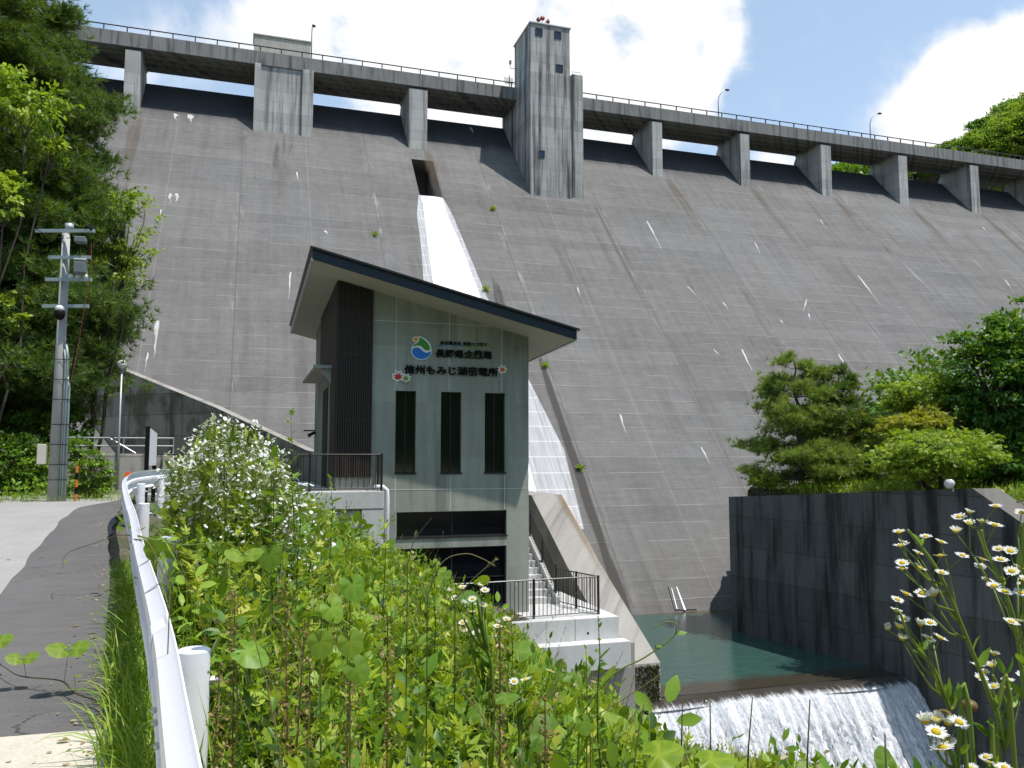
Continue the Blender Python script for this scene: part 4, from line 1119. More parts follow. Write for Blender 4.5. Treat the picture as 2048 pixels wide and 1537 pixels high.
# moss on the end face
mo = Cloud(); k = 5200
px_ = RNG.uniform(11.2, 12.10, k); pz_ = -6.25 - RNG.random(k)**1.1*2.6
keep = (RNG.random(k) < np.clip(.35 + .9*(px_-11.2), 0, 1)); px_, pz_ = px_[keep], pz_[keep]; k = len(px_)
dd = rdir(k); dd[:, 1] = -np.abs(dd[:, 1]); dd[:, 2] -= .3
mo.add(*SIMPLE, frames(dd, rdir(k), RNG.uniform(.03, .08, k)), np.stack([px_, np.full(k, 23.125), pz_], -1), RNG.random(k))
mo.build('moss', foliage('moss', [(0,(.020,.022,.006)),(.6,(.055,.055,.014)),(1,(.12,.12,.035))], .05, .9, .05), w)

w = thing('basin_wall', 'long dark wet concrete basin wall right of the pool', 'wall', (21, 22, -14))
def wall_line(y): return wall_x(y)
Ys = [31.27, 27, 24, 20.5, 18.9, 16.5, 13, 9.0]; Zt = [-1.69, -1.42, -1.20, -.98, -2.05, -3.6, -5.9, -8.4]
b = MB(); TH = 1.05
for i in range(len(Ys)-1):
    y0, y1 = Ys[i], Ys[i+1]; a, c = wall_x(y0), wall_x(y1)
    b.face([(a, y0, -14.5), (c, y1, -14.5), (c, y1, Zt[i+1]), (a, y0, Zt[i])], 0)
    b.face([(a, y0, Zt[i]), (c, y1, Zt[i+1]), (c+TH, y1, Zt[i+1]), (a+TH, y0, Zt[i])], 1)
    b.face([(a+TH, y0, -14.5), (c+TH, y1, -14.5), (c+TH, y1, Zt[i+1]), (a+TH, y0, Zt[i])], 0)
b.face([(19.8, 31.27, -14.5), (19.8+TH, 31.27, -14.5), (19.8+TH, 31.27, -1.69), (19.8, 31.27, -1.69)], 0)
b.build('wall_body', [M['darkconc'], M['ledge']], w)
f = thing('floodlight', 'small pale floodlight on the rim of the dark basin wall', 'lamp', (22.0, 21.1, -1.0))
c = Vector(at(1900, 968, 26.5))
b = MB(); b.tube([(c.x+.1, c.y, c.z-.25), (c.x+.1, c.y, c.z-.02)], .03, 8); b.build('stand', M['galv'], f)
b = MB(); b.tube([c+Vector((-.16, -.12, .0)), c+Vector((.08, .05, .02)), c+Vector((.17, .1, .04))], [.15, .13, .05], 14); b.build('lamp_housing', M['globe'], f, smooth=True)

# mossy wing wall on the left with a pale ledge along its top
w = thing('wing_wall', 'dark mossy concrete wing wall with sloping ledge left of the powerhouse', 'wall', (-3, 40, -1))
A = [Vector((-11.2, 47.8, 7.05)), Vector((-8.303, 44.918, 5.484)), Vector((-5.44, 42.151, 4.02)), Vector((-1.297, 38.146, 2.161)), Vector((.767, 36.151, 1.101)), Vector((2.55, 34.43, .19)), Vector((4.2, 32.9, -.55))]
nb = Vector((.695, .719, 0))
b = MB()
for p, q_ in zip(A, A[1:]):
    b.face([(p.x, p.y, -5.2), (q_.x, q_.y, -5.2), q_, p], 0)
    b.face([p, q_, q_+nb*.35+Vector((0,0,.05)), p+nb*.35+Vector((0,0,.05))], 1)
    e = Vector((0, 0, .06))
    b.face([p+nb*.35, q_+nb*.35, (q_.x+nb.x*.35, q_.y+nb.y*.35, -5.2), (p.x+nb.x*.35, p.y+nb.y*.35, -5.2)], 0)
b.build('wall_body', [M['mossconc'], M['oldconc']], w)
w = thing('low_wall', 'low mossy concrete wall carrying white pipe railings on the left', 'wall', (-3, 27.3, -1.05))
b = MB(); b.box(-5.4, -2.05, 27.3, 27.6, -1.1, .10); b.box(-2.35, -2.05, 27.0, 27.3, -1.1, .11); b.build('wall_body', M['mossconc'], w, bevel=.015)
r = thing('pipe_railing', 'white pipe railing on the low mossy wall', 'railing', (-3.5, 27.45, .1))
b = MB()
for z in (.58, .34): b.tube([(-5.1, 27.45, z), (-2.1, 27.45, z)], .022, 6)
b.tube([(-3.85, 27.40, .55), (-3.15, 27.40, .12)], .022, 6); b.build('rails', M['galv'], r)
for x in (-5.1, -4.3, -3.5, -2.75, -2.1):
    b = MB(); b.tube([(x, 27.45, .10), (x, 27.45, .58)], .02, 6); b.build('post', M['galv'], r)
r = thing('pipe_railing', 'short white pipe railing half hidden under the big pine', 'railing', (-5.9, 31, 1.6))
b = MB(); p0, p1 = Vector(at(30, 789, 31)), Vector(at(72, 788, 31)); p2, p3 = Vector(at(30, 806, 31)), Vector(at(72, 806, 31))
b.tube([p0, p1], .025, 6); b.tube([p2, p3], .025, 6); b.tube([Vector(at(30, 791, 31)), Vector(at(42, 804, 31))], .025, 6); b.build('rails', M['galv'], r)
for p_ in (p1, p3): pass
b = MB(); b.tube([p1, p3, p3-Vector((0,0,1.5))], .025, 6); b.build('post', M['galv'], r)

# ------------------------------------------------------------------ left roadside furniture
def build_pole():
    bx, by, bz = -4.32, 22.3, -1.06
    P = thing('utility_pole', 'concrete utility pole with crossarms, switchgear and conduits', 'utility pole', (bx, by, bz))
    rt = Vector(RT); top = 5.55
    b = MB(); b.tube([(bx, by, bz), (bx, by, top)], [.14, .088], 20); b.build('pole', M['polegrey'], P, smooth=True)
    def zz(py): return (by*1.0)*0 + at_y(118, py, by)[2]
    for py, l0, l1 in ((465, -.70, .72), (518, -.36, .66), (562, -.40, .70), (615, -.44, .66)):
        z = zz(py); b = MB(); a, c = Vector((bx, by-.18, z))+rt*l0, Vector((bx, by-.18, z))+rt*l1
        dn = Vector((0, 0, .04)); dp = Vector((rt.y, -rt.x, 0))*.04
        b.raw([a-dn-dp, a-dn+dp, a+dn+dp, a+dn-dp, c-dn-dp, c-dn+dp, c+dn+dp, c+dn-dp], [(0,1,2,3),(4,5,6,7),(0,1,5,4),(1,2,6,5),(2,3,7,6),(3,0,4,7)]); b.build('crossarm', M['steelpaint'], P)
    for off, py, w_, h_, m_ in ((.42, 486, .25, .14, 'switch'), (.44, 541, .26, .27, 'switch'), (.44, 526, .28, .06, 'galv')):
        c = Vector((bx, by-.30, zz(py)))+rt*off; b = MB(); b.box(c.x-w_/2, c.x+w_/2, c.y-.13-(.02 if m_ == 'whitematte' else 0), c.y+.13, c.z-h_/2, c.z+h_/2); b.build('switch_box', M[m_], P, bevel=.02)
    for off, py in ((.20, 556), (.38, 556), (.56, 556), (-.66, 460), (.55, 458), (.66, 462)):
        c = Vector((bx, by-.18, zz(py)))+rt*off; b = MB(); b.tube([c-Vector((0,0,.05)), c, c+Vector((0,0,.06))], [.035, .06, .03], 10); b.build('insulator', M['whitematte' if py == 556 else 'black'], P, smooth=True)
    c = Vector((bx+.06, by, top)); b = MB(); b.tube([c, c+Vector((0,0,.16))], .10, 12); b.build('pole_cap', M['galv'], P, smooth=True)
    c = Vector((bx, by-.28, zz(632))); b = MB(); b.ball(c, .12, 14, 9, sc=(1, 1, 1.25)); cmr = b.build('camera_dome', M['black'], P, smooth=True)
    b = MB(); b.ball(c+Vector((0,0,.13)), .11, 14, 9, sc=(1, 1, .8)); q_ = b.build('camera_hood', M['whitematte'], P, smooth=True); q_.parent = cmr; q_.location = (0, 0, 0)
    for k, (dx, z1, r_) in enumerate(((.20, zz(690), .032), (.265, zz(750), .026), (.15, zz(700), .02))):
        b = MB(); b.tube([(bx+dx, by-.10, bz), (bx+dx*.92, by-.10, z1-.3), (bx+dx*.7, by-.10, z1)], r_, 8); b.build('conduit', M['steelpaint'], P, smooth=True)
    b = MB(); b.tube([(bx+.27, by-.12, zz(760)), (bx+.36, by-.15, zz(690)), (bx+.62, by-.15, zz(622)), (bx+.66, by-.15, zz(605))], .022, 6); b.build('cable', M['black'], P); b = MB()
    b.tube([(bx-.6, by-.2, zz(466)), (bx-.3, by-.25, zz(482)), (bx, by-.22, zz(480))], .010, 5); b.build('cable', M['black'], P); b = MB(); b.tube([(bx+.05, by-.2, zz(480)), (bx+.25, by-.25, zz(476)), (bx+.42, by-.25, zz(470))], .010, 5); b.build('cable', M['black'], P)
    for dx in (.36, .46, .55): b = MB(); b.tube([(bx+dx, by-.3, zz(496)), (bx+dx+.02, by-.32, zz(512)), (bx+dx, by-.3, zz(524))], .010, 5); b.build('cable', M['black'], P)
    b = MB(); b.tube([Vector((bx, by-.2, zz(490)))+rt*.66, Vector((bx, by-.25, zz(540)))+rt*.70, Vector((bx, by-.25, zz(605)))+rt*.60, Vector((bx, by-.2, zz(700)))+rt*.45, Vector((bx, by-.2, zz(790)))+rt*.27], .007, 5); b.build('red_cord', M['redcord'], P)
    b = MB(); c = Vector((bx-.27, by-.05, zz(909))); b.box(c.x-.09, c.x+.09, c.y-.16, c.y+.10, c.z-.24, c.z+.24); b.build('meter_box', M['beige'], P, bevel=.015)
    b = MB()
    for py in (720, 760, 800, 850, 890, 930, 960): b.tube([(bx-.24, by-.13, zz(py)), (bx+.30, by-.13, zz(py))], .008, 5)
    b.build('strap', M['black'], P)
build_pole()
mp = Vector(at_z(151, 1003, -1.05))
p = thing('marker_post', 'thin orange and black roadside marker post beside the utility pole', 'marker post', mp)
for k in range(5):
    b = MB(); b.tube([mp+Vector((0,0,k*.17)), mp+Vector((0,0,(k+1)*.17))], .035, 8); b.build('band', M['orange'] if k % 2 == 0 else M['black'], p)
for (px, py, d_, zb, lab) in ((244, 729, 25, -.9, 'globe street lamp on a slender pole before the mossy wing wall'), (140, 733, 26.5, -.9, 'globe street lamp partly behind the utility pole')):
    c = Vector(at(px, py, d_)); l = thing('globe_lamp', lab, 'street lamp', (c.x, c.y, zb), 'globe lamps')
    b = MB(); b.tube([(c.x, c.y, zb), (c.x, c.y, .5), (c.x, c.y, c.z-.1)], [.045, .035, .028], 10); b.build('pole', M['galv'], l, smooth=True)
    b = MB(); b.ball(c, .14, 18, 12, sc=(1, 1, .95)); b.build('globe', M['globe'], l, smooth=True)
    b = MB(); b.tube([c-Vector((0,0,.16)), c-Vector((0,0,.10))], [.05, .08], 12); b.build('collar', M['galv'], l)
# sign board turned away from us
s_ = thing('sign_board', 'blank white sign panel between two dark posts, turned edgewise', 'sign', (-2.1, 20.9, -1.05))
A_, B_ = Vector(at(296, 853, 19.2)), Vector(at(311, 866, 20.6))
for p_ in (A_, B_):
    b = MB(); b.box(p_.x-.045, p_.x+.045, p_.y-.045, p_.y+.045, -1.1, p_.z); b.build('post', M['black'], s_, bevel=.006)
a_, c_ = A_.lerp(B_, .06), B_.lerp(A_, .03); z0 = at(296, 932, 19.2)[2]
sd = (B_-A_).normalized(); nn = Vector((sd.y, -sd.x, 0)).normalized()*.03
b = MB(); vs = [Vector((p_.x, p_.y, z)) + k*nn for k in (0.4, 1.6) for p_, z in ((a_, z0), (c_, z0), (c_, B_.z-.02), (a_, A_.z-.04))]
b.raw(vs, [(0,1,2,3),(4,5,6,7),(0,1,5,4),(1,2,6,5),(2,3,7,6),(3,0,4,7)]); b.build('panel', M['whitematte'], s_)
d = thing('blue_drum', 'blue plastic drum mostly hidden behind the white flowers', 'drum', at_z(372, 990, -1.0))
c = Vector(at(372, 935, 19.5)); b = MB(); b.tube([(c.x, c.y, -1.05), (c.x, c.y, c.z-.05), (c.x, c.y, c.z+.06), (c.x, c.y, c.z+.08)], [.10, .11, .11, .09], 16); b.build('body', M['bluepaint'], d, smooth=True); d.location = (0, 0, 0); d.children[0].location = (0, 0, 0)

# ------------------------------------------------------------------ guardrail
def build_guardrail():
    G = thing('guardrail', 'white steel guardrail curving along the road edge', 'guardrail', (-.3, 4, -1.5))
    ctrl = [(.25,-1.5,-.93),(.08,.6,-.92),(-.15,2.66,-.905),(-.34,4.27,-.90),(-.80,7.61,-.885),(-1.20,10.6,-.83),(-1.64,13.6,-.74),(-1.93,15.6,-.56),(-2.03,17.2,-.47),(-1.92,18.7,-.44),(-1.6,19.9,-.43),(-1.1,20.6,-.44),(-.4,21.1,-.46)]
    P_ = [np.array(c) for c in ctrl]; path = []
    for i in range(len(P_)-1):
        p0, p1, p2, p3 = P_[max(i-1, 0)], P_[i], P_[i+1], P_[min(i+2, len(P_)-1)]
        for t in np.linspace(0, 1, 8, endpoint=False): path.append(.5*((2*p1)+(p2-p0)*t+(2*p0-5*p1+4*p2-p3)*t*t+(3*p1-p0-3*p2+p3)*t**3))
    path.append(P_[-1])
    # W profile: (offset towards the road, height)
    prof = [(-.01,-.175),(.0,-.16),(.055,-.125),(.06,-.07),(.055,-.055),(.0,-.02),(.0,.02),(.055,.055),(.06,.07),(.055,.125),(.0,.16),(-.01,.175)]
    b = MB(); rows = []
    for i, p in enumerate(path):
        tn = path[min(i+1, len(path)-1)] - path[max(i-1, 0)]; tn[2] = 0; tn /= np.linalg.norm(tn); side = np.array([-tn[1], tn[0], 0])
        rows.append([p+side*o+np.array([0, 0, h]) for o, h in prof] + [p+side*(o-.006)+np.array([0, 0, h]) for o, h in prof[::-1]])
    n = len(rows[0]); vs = [q for r in rows for q in r]
    b.raw(vs, [(i*n+k, i*n+(k+1) % n, (i+1)*n+(k+1) % n, (i+1)*n+k) for i in range(len(rows)-1) for k in range(n)])
    b.build('beam', M['white'], G, smooth=True)
    m_ = G.children[0].modifiers.new('split', 'EDGE_SPLIT'); m_.split_angle = R(50)
    for (x, y, zt) in ((-.19,3.94,-.83),(-.63,7.9,-.69),(-1.24,11.9,-.60),(-1.72,15.9,-.46),(-1.66,18.9,-.42),(-.75,20.65,-.42),(.08,-.2,-.84)):
        zb = road_z(y)-.3
        b = MB(); b.tube([(x, y, zb), (x, y, zt-.008), (x, y, zt)], [.070, .070, .060], 24); po = b.build('post', M['white'], G, smooth=True); po.modifiers.new('split', 'EDGE_SPLIT').split_angle = R(40)
        i_ = int(np.argmin([np.hypot(p_[0]-x, p_[1]-y) for p_ in path])); i_ = min(max(i_, 1), len(path)-3)
        rr_ = []
        for p_, nx_ in ((path[i_]*.85+path[i_+1]*.15, 0), (path[i_]*.1+path[i_+1]*.9, 0)):
            tn = path[i_+1]-path[i_]; tn[2] = 0; tn = tn/np.linalg.norm(tn); sd_ = np.array([-tn[1], tn[0], 0])
            rr_.append([p_+sd_*(o_+.005)+np.array([0, 0, h_]) for o_, h_ in prof] + [p_+sd_*(o_+.0015)+np.array([0, 0, h_]) for o_, h_ in prof[::-1]])
        n_ = len(rr_[0]); lb_ = MB(); lb_.raw(rr_[0]+rr_[1], [(k_, (k_+1) % n_, n_+(k_+1) % n_, n_+k_) for k_ in range(n_)] + [list(range(n_))[::-1], list(range(n_, 2*n_))]); lb_.build('lap_joint', M['white'], G)
        b = MB(); b.box(x-.13, x-.05, y-.05, y+.05, zt-.20, zt-.08); b.tube([(x-.16, y, zt-.14), (x+.115, y, zt-.14)], .011, 8); b.tube([(x+.072, y, zt-.14), (x+.09, y, zt-.14)], .02, 6)
        q_ = b.build('bolt', M['galv'], G); q_.parent = po; q_.location = (0, 0, 0)
    for k in (2.9, 3.15, 3.3, 6.9):
        y = k; xx = float(rail_x(y)); b = MB(); b.ball((xx-.06, y, -.902+.0), .012, 8, 6); b.build('bolt_head', M['galv'], G)
    c = Vector(at(257, 951, 17.2)); b = MB(); b.tube([c+Vector((0, .02, 0)), c-Vector((0, .02, 0))], .075, 18); b.tube([c-Vector((0,0,.2)), c-Vector((0,0,.06))], .015, 6); b.build('reflector', M['reflect'], G)
build_guardrail()

# ------------------------------------------------------------------ trees
def limb(b, p0, p1, r0, r1, sag=0.0, n=5, wob=.05):
    p0, p1 = Vector(p0), Vector(p1); L = (p1-p0).length; path, rad = [], []
    for i in range(n):
        t = i/(n-1); p = p0.lerp(p1, t) + Vector((random.uniform(-1,1), random.uniform(-1,1), random.uniform(-1,1)))*wob*L*(0 < i < n-1) + Vector((0, 0, sag*4*t*(1-t)*L))
        path.append(p); rad.append(r0+(r1-r0)*t)
    b.tube(path, rad, 6); return path

def pine(label, base, top, rfun, mats, seed, dens=1.0, tuft=.24, first=.12, group=None, trunk_r=.16, gaps=.0, tight=1.0, step=1.0):
    g = np.random.default_rng(seed); random.seed(seed)
    base, top = Vector(base), Vector(top); H = (top-base).length
    t = thing('pine_tree', label, 'tree', base, group)
    b = MB(); n = 9
    path = [base.lerp(top, i/(n-1)) + Vector((g.normal()*.012*H*(0 < i < n-1), g.normal()*.012*H*(0 < i < n-1), 0)) for i in range(n)]
    b.tube(path, [trunk_r*(1-.9*i/(n-1)) for i in range(n)], 9)
    pts, dirs = [], []
    u = first
    while u < .99:
        for k in range(int(g.integers(4, 7))):
            if g.random() < gaps: continue
            az = g.random()*2*math.pi; L = rfun(u)*g.uniform(.62, 1.08)
            if L < .12: continue
            p0 = base.lerp(top, u); d = Vector((math.cos(az), math.sin(az), g.uniform(.0, .35) - .12*(u < .4)))
            end = p0 + d*L
            pa = limb(b, p0, end, trunk_r*.30*(1-u)+.010, .006, -.03, 5, .05)
            m = max(4, int(L*10*dens))
            for i in range(m):
                tt = g.uniform(.28, 1.0)**.75; seg = min(int(tt*4), 3); q_ = pa[seg].lerp(pa[seg+1], tt*4-seg)
                side = Vector((-d.y, d.x, 0))*g.normal()*.30*L*(1.2-tt*.75)
                c = q_ + side + Vector((0, 0, g.uniform(-.08, .26)*tight))
                nt = int(g.integers(4, 8))
                for _ in range(nt):
                    pts.append(c + Vector((g.normal()*.19, g.normal()*.19, g.normal()*.10))*tight*(.6+.35*L)); dirs.append((d.x+g.normal()*.6, d.y+g.normal()*.6, .75+g.normal()*.3))
        u += step*(.042 + .02*g.random())*(5.5/max(H, 5.5))**.6
    for _ in range(8): pts.append(top+Vector((g.normal()*.08, g.normal()*.08, -g.random()*.3))); dirs.append((g.normal()*.3, g.normal()*.3, 1))
    b.build('trunk', M['bark'], t, smooth=True)
    pts, dirs = np.array(pts), np.array(dirs); c = Cloud(); tint = np.clip(g.normal(.48, .22, len(pts)) , 0, 1)
    for k in range(3):
        i = np.arange(k, len(pts), 3)
        c.add(*TUFTS[k], frames(dirs[i], rdir(len(i), 0, g), g.uniform(.75, 1.25, len(i))*tuft, 1, g), pts[i], tint[i])
    c.build('crown', mats, t)
    return t

def broad(label, base, crowns, mat, leaf, size, n_leaf, seed, cat='tree', name='broadleaf_tree', group=None, trunk_r=.12, flat=.35, droop=.25, clump=.42, fk=.55, nl=22):
    """crowns: list of (centre, rx, ry, rz, clusters)"""
    g = np.random.default_rng(seed); random.seed(seed)
    base = Vector(base); t = thing(name, label, cat, base, group); b = MB(); c = Cloud()
    for (ctr, rx, ry, rz, ncl) in crowns:
        ctr = Vector(ctr); fork = base.lerp(ctr, fk)
        limb(b, base, fork, trunk_r, trunk_r*.6, 0, 5, .04)
        d = norm(g.normal(size=(ncl, 3))); rad = g.uniform(.30, 1.0, ncl)**.45*np.where(g.random(ncl) < .3, g.uniform(1.0, 1.28, ncl), 1.0)
        P_ = np.array(ctr) + d*rad[:, None]*np.array([rx, ry, rz])
        for p in P_[:: max(1, ncl//nl)]: limb(b, fork, Vector(p), trunk_r*.38, .010, .02, 4, .06)
        cs = clump*(rx+ry+rz)/3*g.uniform(.55, 1.15, ncl)
        k = ncl*n_leaf; ci = np.repeat(np.arange(ncl), n_leaf)
        off = g.normal(size=(k, 3))*np.array([.5, .5, flat*.5])*cs[ci][:, None]
        pos = P_[ci]+off
        out = norm(pos-np.array(ctr)); dv = out*.8 + rdir(k, 0, g)*.8; dv[:, 2] -= droop
        upv = rdir(k, 1.1, g)
        tint = np.clip(.42 + (g.random(ncl)[ci]-.5)*.55 + g.normal(size=k)*.14 + .10*off[:, 2]/np.maximum(cs[ci], .01), 0, 1)
        c.add(*leaf, frames(dv, upv, g.uniform(.7, 1.25, k)*size, 1, g), pos, tint)
    b.build('trunk', M['bark'], t, smooth=True)
    c.build('crown', mat, t)
    return t
def gz(x, y): return float(ground(x, y))

# right bank
def on_bank(px, py, d): p = at(px, py, d); return (p[0], p[1], gz(p[0], p[1])-.05)
pb = on_bank(1606, 985, 35.3); pt = at(1585, 708, 35.3)
pine('dark green pine on the bank above the basin wall, its tip against the dam', pb, (pt[0], pt[1], pt[2]), lambda u: 3.5*(1-u)**.72*(.62+.38*min(1, u/.25)) + .12, M['piney'], 5, 1.0, .27, .08, 'pines above the basin wall', tight=.72, step=1.35, gaps=.08)
pb = on_bank(1685, 985, 36.5); pt = at(1675, 738, 36.5)
pine('shorter bluish green pine just behind the first pine on the bank', pb, (pt[0], pt[1], pt[2]), lambda u: 3.0*(1-u)**.7*(.62+.38*min(1, u/.25)) + .12, M['pine'], 9, 1.0, .27, .08, 'pines above the basin wall', tight=.75, step=1.3, gaps=.08)
def ctr(px, py, d): return tuple(at(px, py, d))
broad('golden green shrub close behind the two bank pines', on_bank(1730, 960, 36.5), [(ctr(1728, 880, 36.5), .95, .8, 1.25, 46)], M['gold'], LOBED, .20, 40, 21, 'shrub', 'golden_shrub')
broad('small bright green bush at the far end of the basin wall', on_bank(1530, 975, 34.5), [(ctr(1530, 962, 34.5), .5, .5, .25, 16)], M['maple'], SIMPLE, .15, 40, 22, 'shrub', 'green_shrub')
broad('wide low pale green maple overhanging the basin wall', on_bank(1880, 965, 28.5), [(ctr(1880, 905, 28.5), 1.95, 1.4, .78, 120), (ctr(1810, 925, 28.3), 1.0, .9, .5, 40)], M['maple'], LOBED, .17, 62, 23, 'tree', 'maple_tree', flat=.22, droop=.5)
broad('pale green maple rising behind the golden one', on_bank(1850, 900, 34), [(ctr(1845, 790, 34), 1.45, 1.2, .85, 80)], M['maple'], LOBED, .19, 60, 24, 'tree', 'maple_tree', flat=.25, droop=.4)
broad('golden yellow maple between two pale green maples', on_bank(1840, 930, 31), [(ctr(1830, 852, 31), 1.3, 1.0, .55, 60)], M['gold'], LOBED, .18, 60, 25, 'tree', 'maple_tree', flat=.25, droop=.4)
broad('big dark glossy broadleaf tree on the right edge of the bank', on_bank(2010, 960, 32.5), [(ctr(1990, 760, 32.5), 1.75, 1.6, 2.3, 120), (ctr(2060, 690, 33), 2.0, 1.8, 1.7, 110), (ctr(2110, 830, 32), 2.1, 1.6, 2.2, 90), (ctr(1925, 820, 33.5), 1.0, 1.0, 1.4, 46)], M['broad'], OVAL, .21, 62, 26, trunk_r=.2, clump=.30)
broad('dense dark shrub in the shade below the big broadleaf tree', on_bank(1985, 960, 31), [(ctr(1985, 925, 31.5), 1.5, 1.0, .85, 60)], M['broad'], OVAL, .17, 55, 27, 'shrub', 'green_shrub')
broad('leafy green tree filling the slope behind the big broadleaf tree', (30.5, 31, -1.4), [((30.5, 31, 1.8), 3.0, 2.5, 3.0, 110)], M['broad'], OVAL, .26, 50, 28, trunk_r=.2)
gl = Vector(at(1795, 770, 37)); l = thing('globe_lamp', 'globe street lamp peeping over the pale green maple', 'street lamp', (gl.x, gl.y, gz(gl.x, gl.y)), 'globe lamps')
b = MB(); b.tube([(gl.x, gl.y, gz(gl.x, gl.y)), (gl.x, gl.y, gl.z)], .05, 8); b.build('pole', M['galv'], l); b = MB(); b.ball(gl, .17, 16, 10); b.build('globe', M['globe'], l, smooth=True)

def grass_patch(name, xy, hmin, hmax, mat, zoff=-.04, lean=.4):
    k = len(xy); c = Cloud(); pos = np.column_stack([xy, ground(xy[:, 0], xy[:, 1])+zoff]); tint = np.clip(RNG.normal(.5, .25, k), 0, 1)
    kind = RNG.integers(0, 4, k); az = RNG.random(k)*2*math.pi; h = RNG.uniform(hmin, hmax, k)
    ax = np.stack([np.cos(az), np.sin(az), np.zeros(k)], -1); upv = norm(np.stack([RNG.normal(size=k)*lean*.4, RNG.normal(size=k)*lean*.4, np.ones(k)], -1))
    for q_ in range(4):
        i = kind == q_; w = np.cross(upv[i], ax[i]); a2 = np.cross(w, upv[i])
        Mx = np.stack([a2*h[i, None], w*h[i, None], upv[i]*h[i, None]], -1); c.add(*BLADES[q_], Mx, pos[i], tint[i])
    o = c.build(name, mat); tag(o, kind='stuff'); return o
k = 15000
xy = np.column_stack([RNG.uniform(20.6, 34, k), RNG.uniform(15.5, 31, k)]); keep = xy[:, 0] > wall_x(xy[:, 1])+1.1
grass_patch('bank_grass', xy[keep], .25, .75, M['grass'])
# bank ground cover of broad leaves
k = 9000; xy = np.column_stack([RNG.uniform(20.6, 34, k), RNG.uniform(15.5, 32, k)]); xy = xy[xy[:, 0] > wall_x(xy[:, 1])+1.1]; k = len(xy)
c = Cloud(); pos = np.column_stack([xy, ground(xy[:, 0], xy[:, 1]) + RNG.uniform(.02, .35, k)])
c.add(*SIMPLE, frames(rdir(k, .2), rdir(k, 1), RNG.uniform(.10, .24, k)), pos, RNG.random(k)); o = c.build('bank_ground_cover', M['weed']); tag(o, kind='stuff')

# hill behind the right end of the dam
def hill_z(x, y): return 29.6 + np.clip(x-66, 0, 80)*.24 + np.clip(y-76, 0, 80)*.10
b = MB(); xs = np.linspace(66, 190, 22); ys = np.linspace(71, 150, 14)
for i in range(len(xs)-1):
    for j in range(len(ys)-1): b.face([(x, y, float(hill_z(x, y))) for x, y in ((xs[i], ys[j]), (xs[i+1], ys[j]), (xs[i+1], ys[j+1]), (xs[i], ys[j+1]))])
tag(b.build('hillside', M['soil'], smooth=True), kind='structure')
protos = []
for s_, mt in ((41, 'broad'), (42, 'broadl'), (43, 'maple')):
    protos.append(broad('x', (0, 0, 0), [((0, 0, 3.4), 2.0, 2.0, 2.2, 46), ((.9, .3, 4.6), 1.3, 1.3, 1.2, 22)], M[mt], OVAL, .25, 85, s_, trunk_r=.16, clump=.40, group='trees on the hill behind the dam'))
pl = broad('x', (0, 0, 0), [((0, 0, 3.0), 1.3, 1.3, 2.8, 50), ((0, 0, 5.4), .6, .6, 1.0, 14)], M['pine'], LANCE, .34, 70, 44, name='pine_tree', trunk_r=.16, clump=.34, group='trees on the hill behind the dam'); protos.append(pl)
spots = []
g_ = np.random.default_rng(5)
for (px, d, kd, sc) in ((1885,98,0,.62),(1915,101,3,.55),(1935,102,1,.7),(1965,104,3,.95),(1990,103,0,1.0),(2005,108,3,1.1),(2025,101,1,1.0),(2040,107,0,1.3),(2062,104,0,1.2),(2085,104,1,1.3),(1950,96,2,.62),(1985,96,2,.7),(2015,97,2,.85),(2045,96,2,.9),(2075,97,2,1.0),
                   (1880,99,2,.6),(1900,97,2,.65),(1925,97,1,.6),(1960,98,2,.7),(2110,100,0,1.3),(2140,100,1,1.3),(1800,95,2,.45),(1830,95,1,.45),(1855,95,2,.5),(1880,95,0,.5),(1905,95,2,.5),(1935,95,1,.55),(1965,95,2,.55),(1995,95,1,.6),(2030,95,2,.65),(2060,95,0,.7),(1860,104,0,.55),(1895,107,1,.6),(1760,96,1,.4),(1730,98,2,.4)):
    p = at(px, 330, d); spots.append((p[0], p[1], kd, sc))
labels = ['rounded dark green tree on the hill behind the right end of the dam', 'rounded mid green tree on the hill behind the right end of the dam', 'pale yellow green tree on the hill behind the right end of the dam', 'pointed dark pine on the hill behind the right end of the dam']
used = set()
for (x, y, kd, sc) in spots:
    z = float(hill_z(x, y))-.3; pr = protos[kd]
    if kd not in used:
        used.add(kd); o = pr; sc *= 1.32; o.location = (x, y, z); o.scale = (sc, sc, sc); o.rotation_euler.z = g_.random()*6; o['label'] = labels[kd]
        for ch in o.children: ch.location = (0, 0, 0)
    else:
        o = copy_tree(pr, (x, y, z), g_.random()*6, sc*1.32*g_.uniform(.9, 1.1), labels[kd])
# far wooded ridge seen through the piers
c = Cloud(); k = 6000; P_ = np.column_stack([RNG.uniform(103, 200, k), RNG.uniform(72, 150, k)])
c.add(*OVAL, frames(rdir(k), rdir(k, 1), RNG.uniform(.5, 1.1, k)), np.column_stack([P_*np.array([.78, 1]), hill_z(P_[:, 0]*.78, P_[:, 1]) + RNG.random(k)*1.2]), RNG.random(k)); o = c.build('hillside_undergrowth', M['maple']); tag(o, kind='stuff')
c = Cloud(); k = 9000; px_ = RNG.uniform(1560, 1800, k); dd_ = RNG.uniform(240, 275, k)
top_ = 328 + np.abs((px_-1715)/34.)**1.6*5 + RNG.normal(size=k)*2.2; pos = np.array([at(a_, b_ + abs(RNG.normal())*16, c_) for a_, b_, c_ in zip(px_, top_, dd_)])
c.add(*OVAL, frames(rdir(k), rdir(k, 1), RNG.uniform(.9, 2.0, k)), pos, np.clip(RNG.normal(.4, .2, k), 0, 1)); o = c.build('far_wood', M['broadl']); tag(o, kind='stuff')

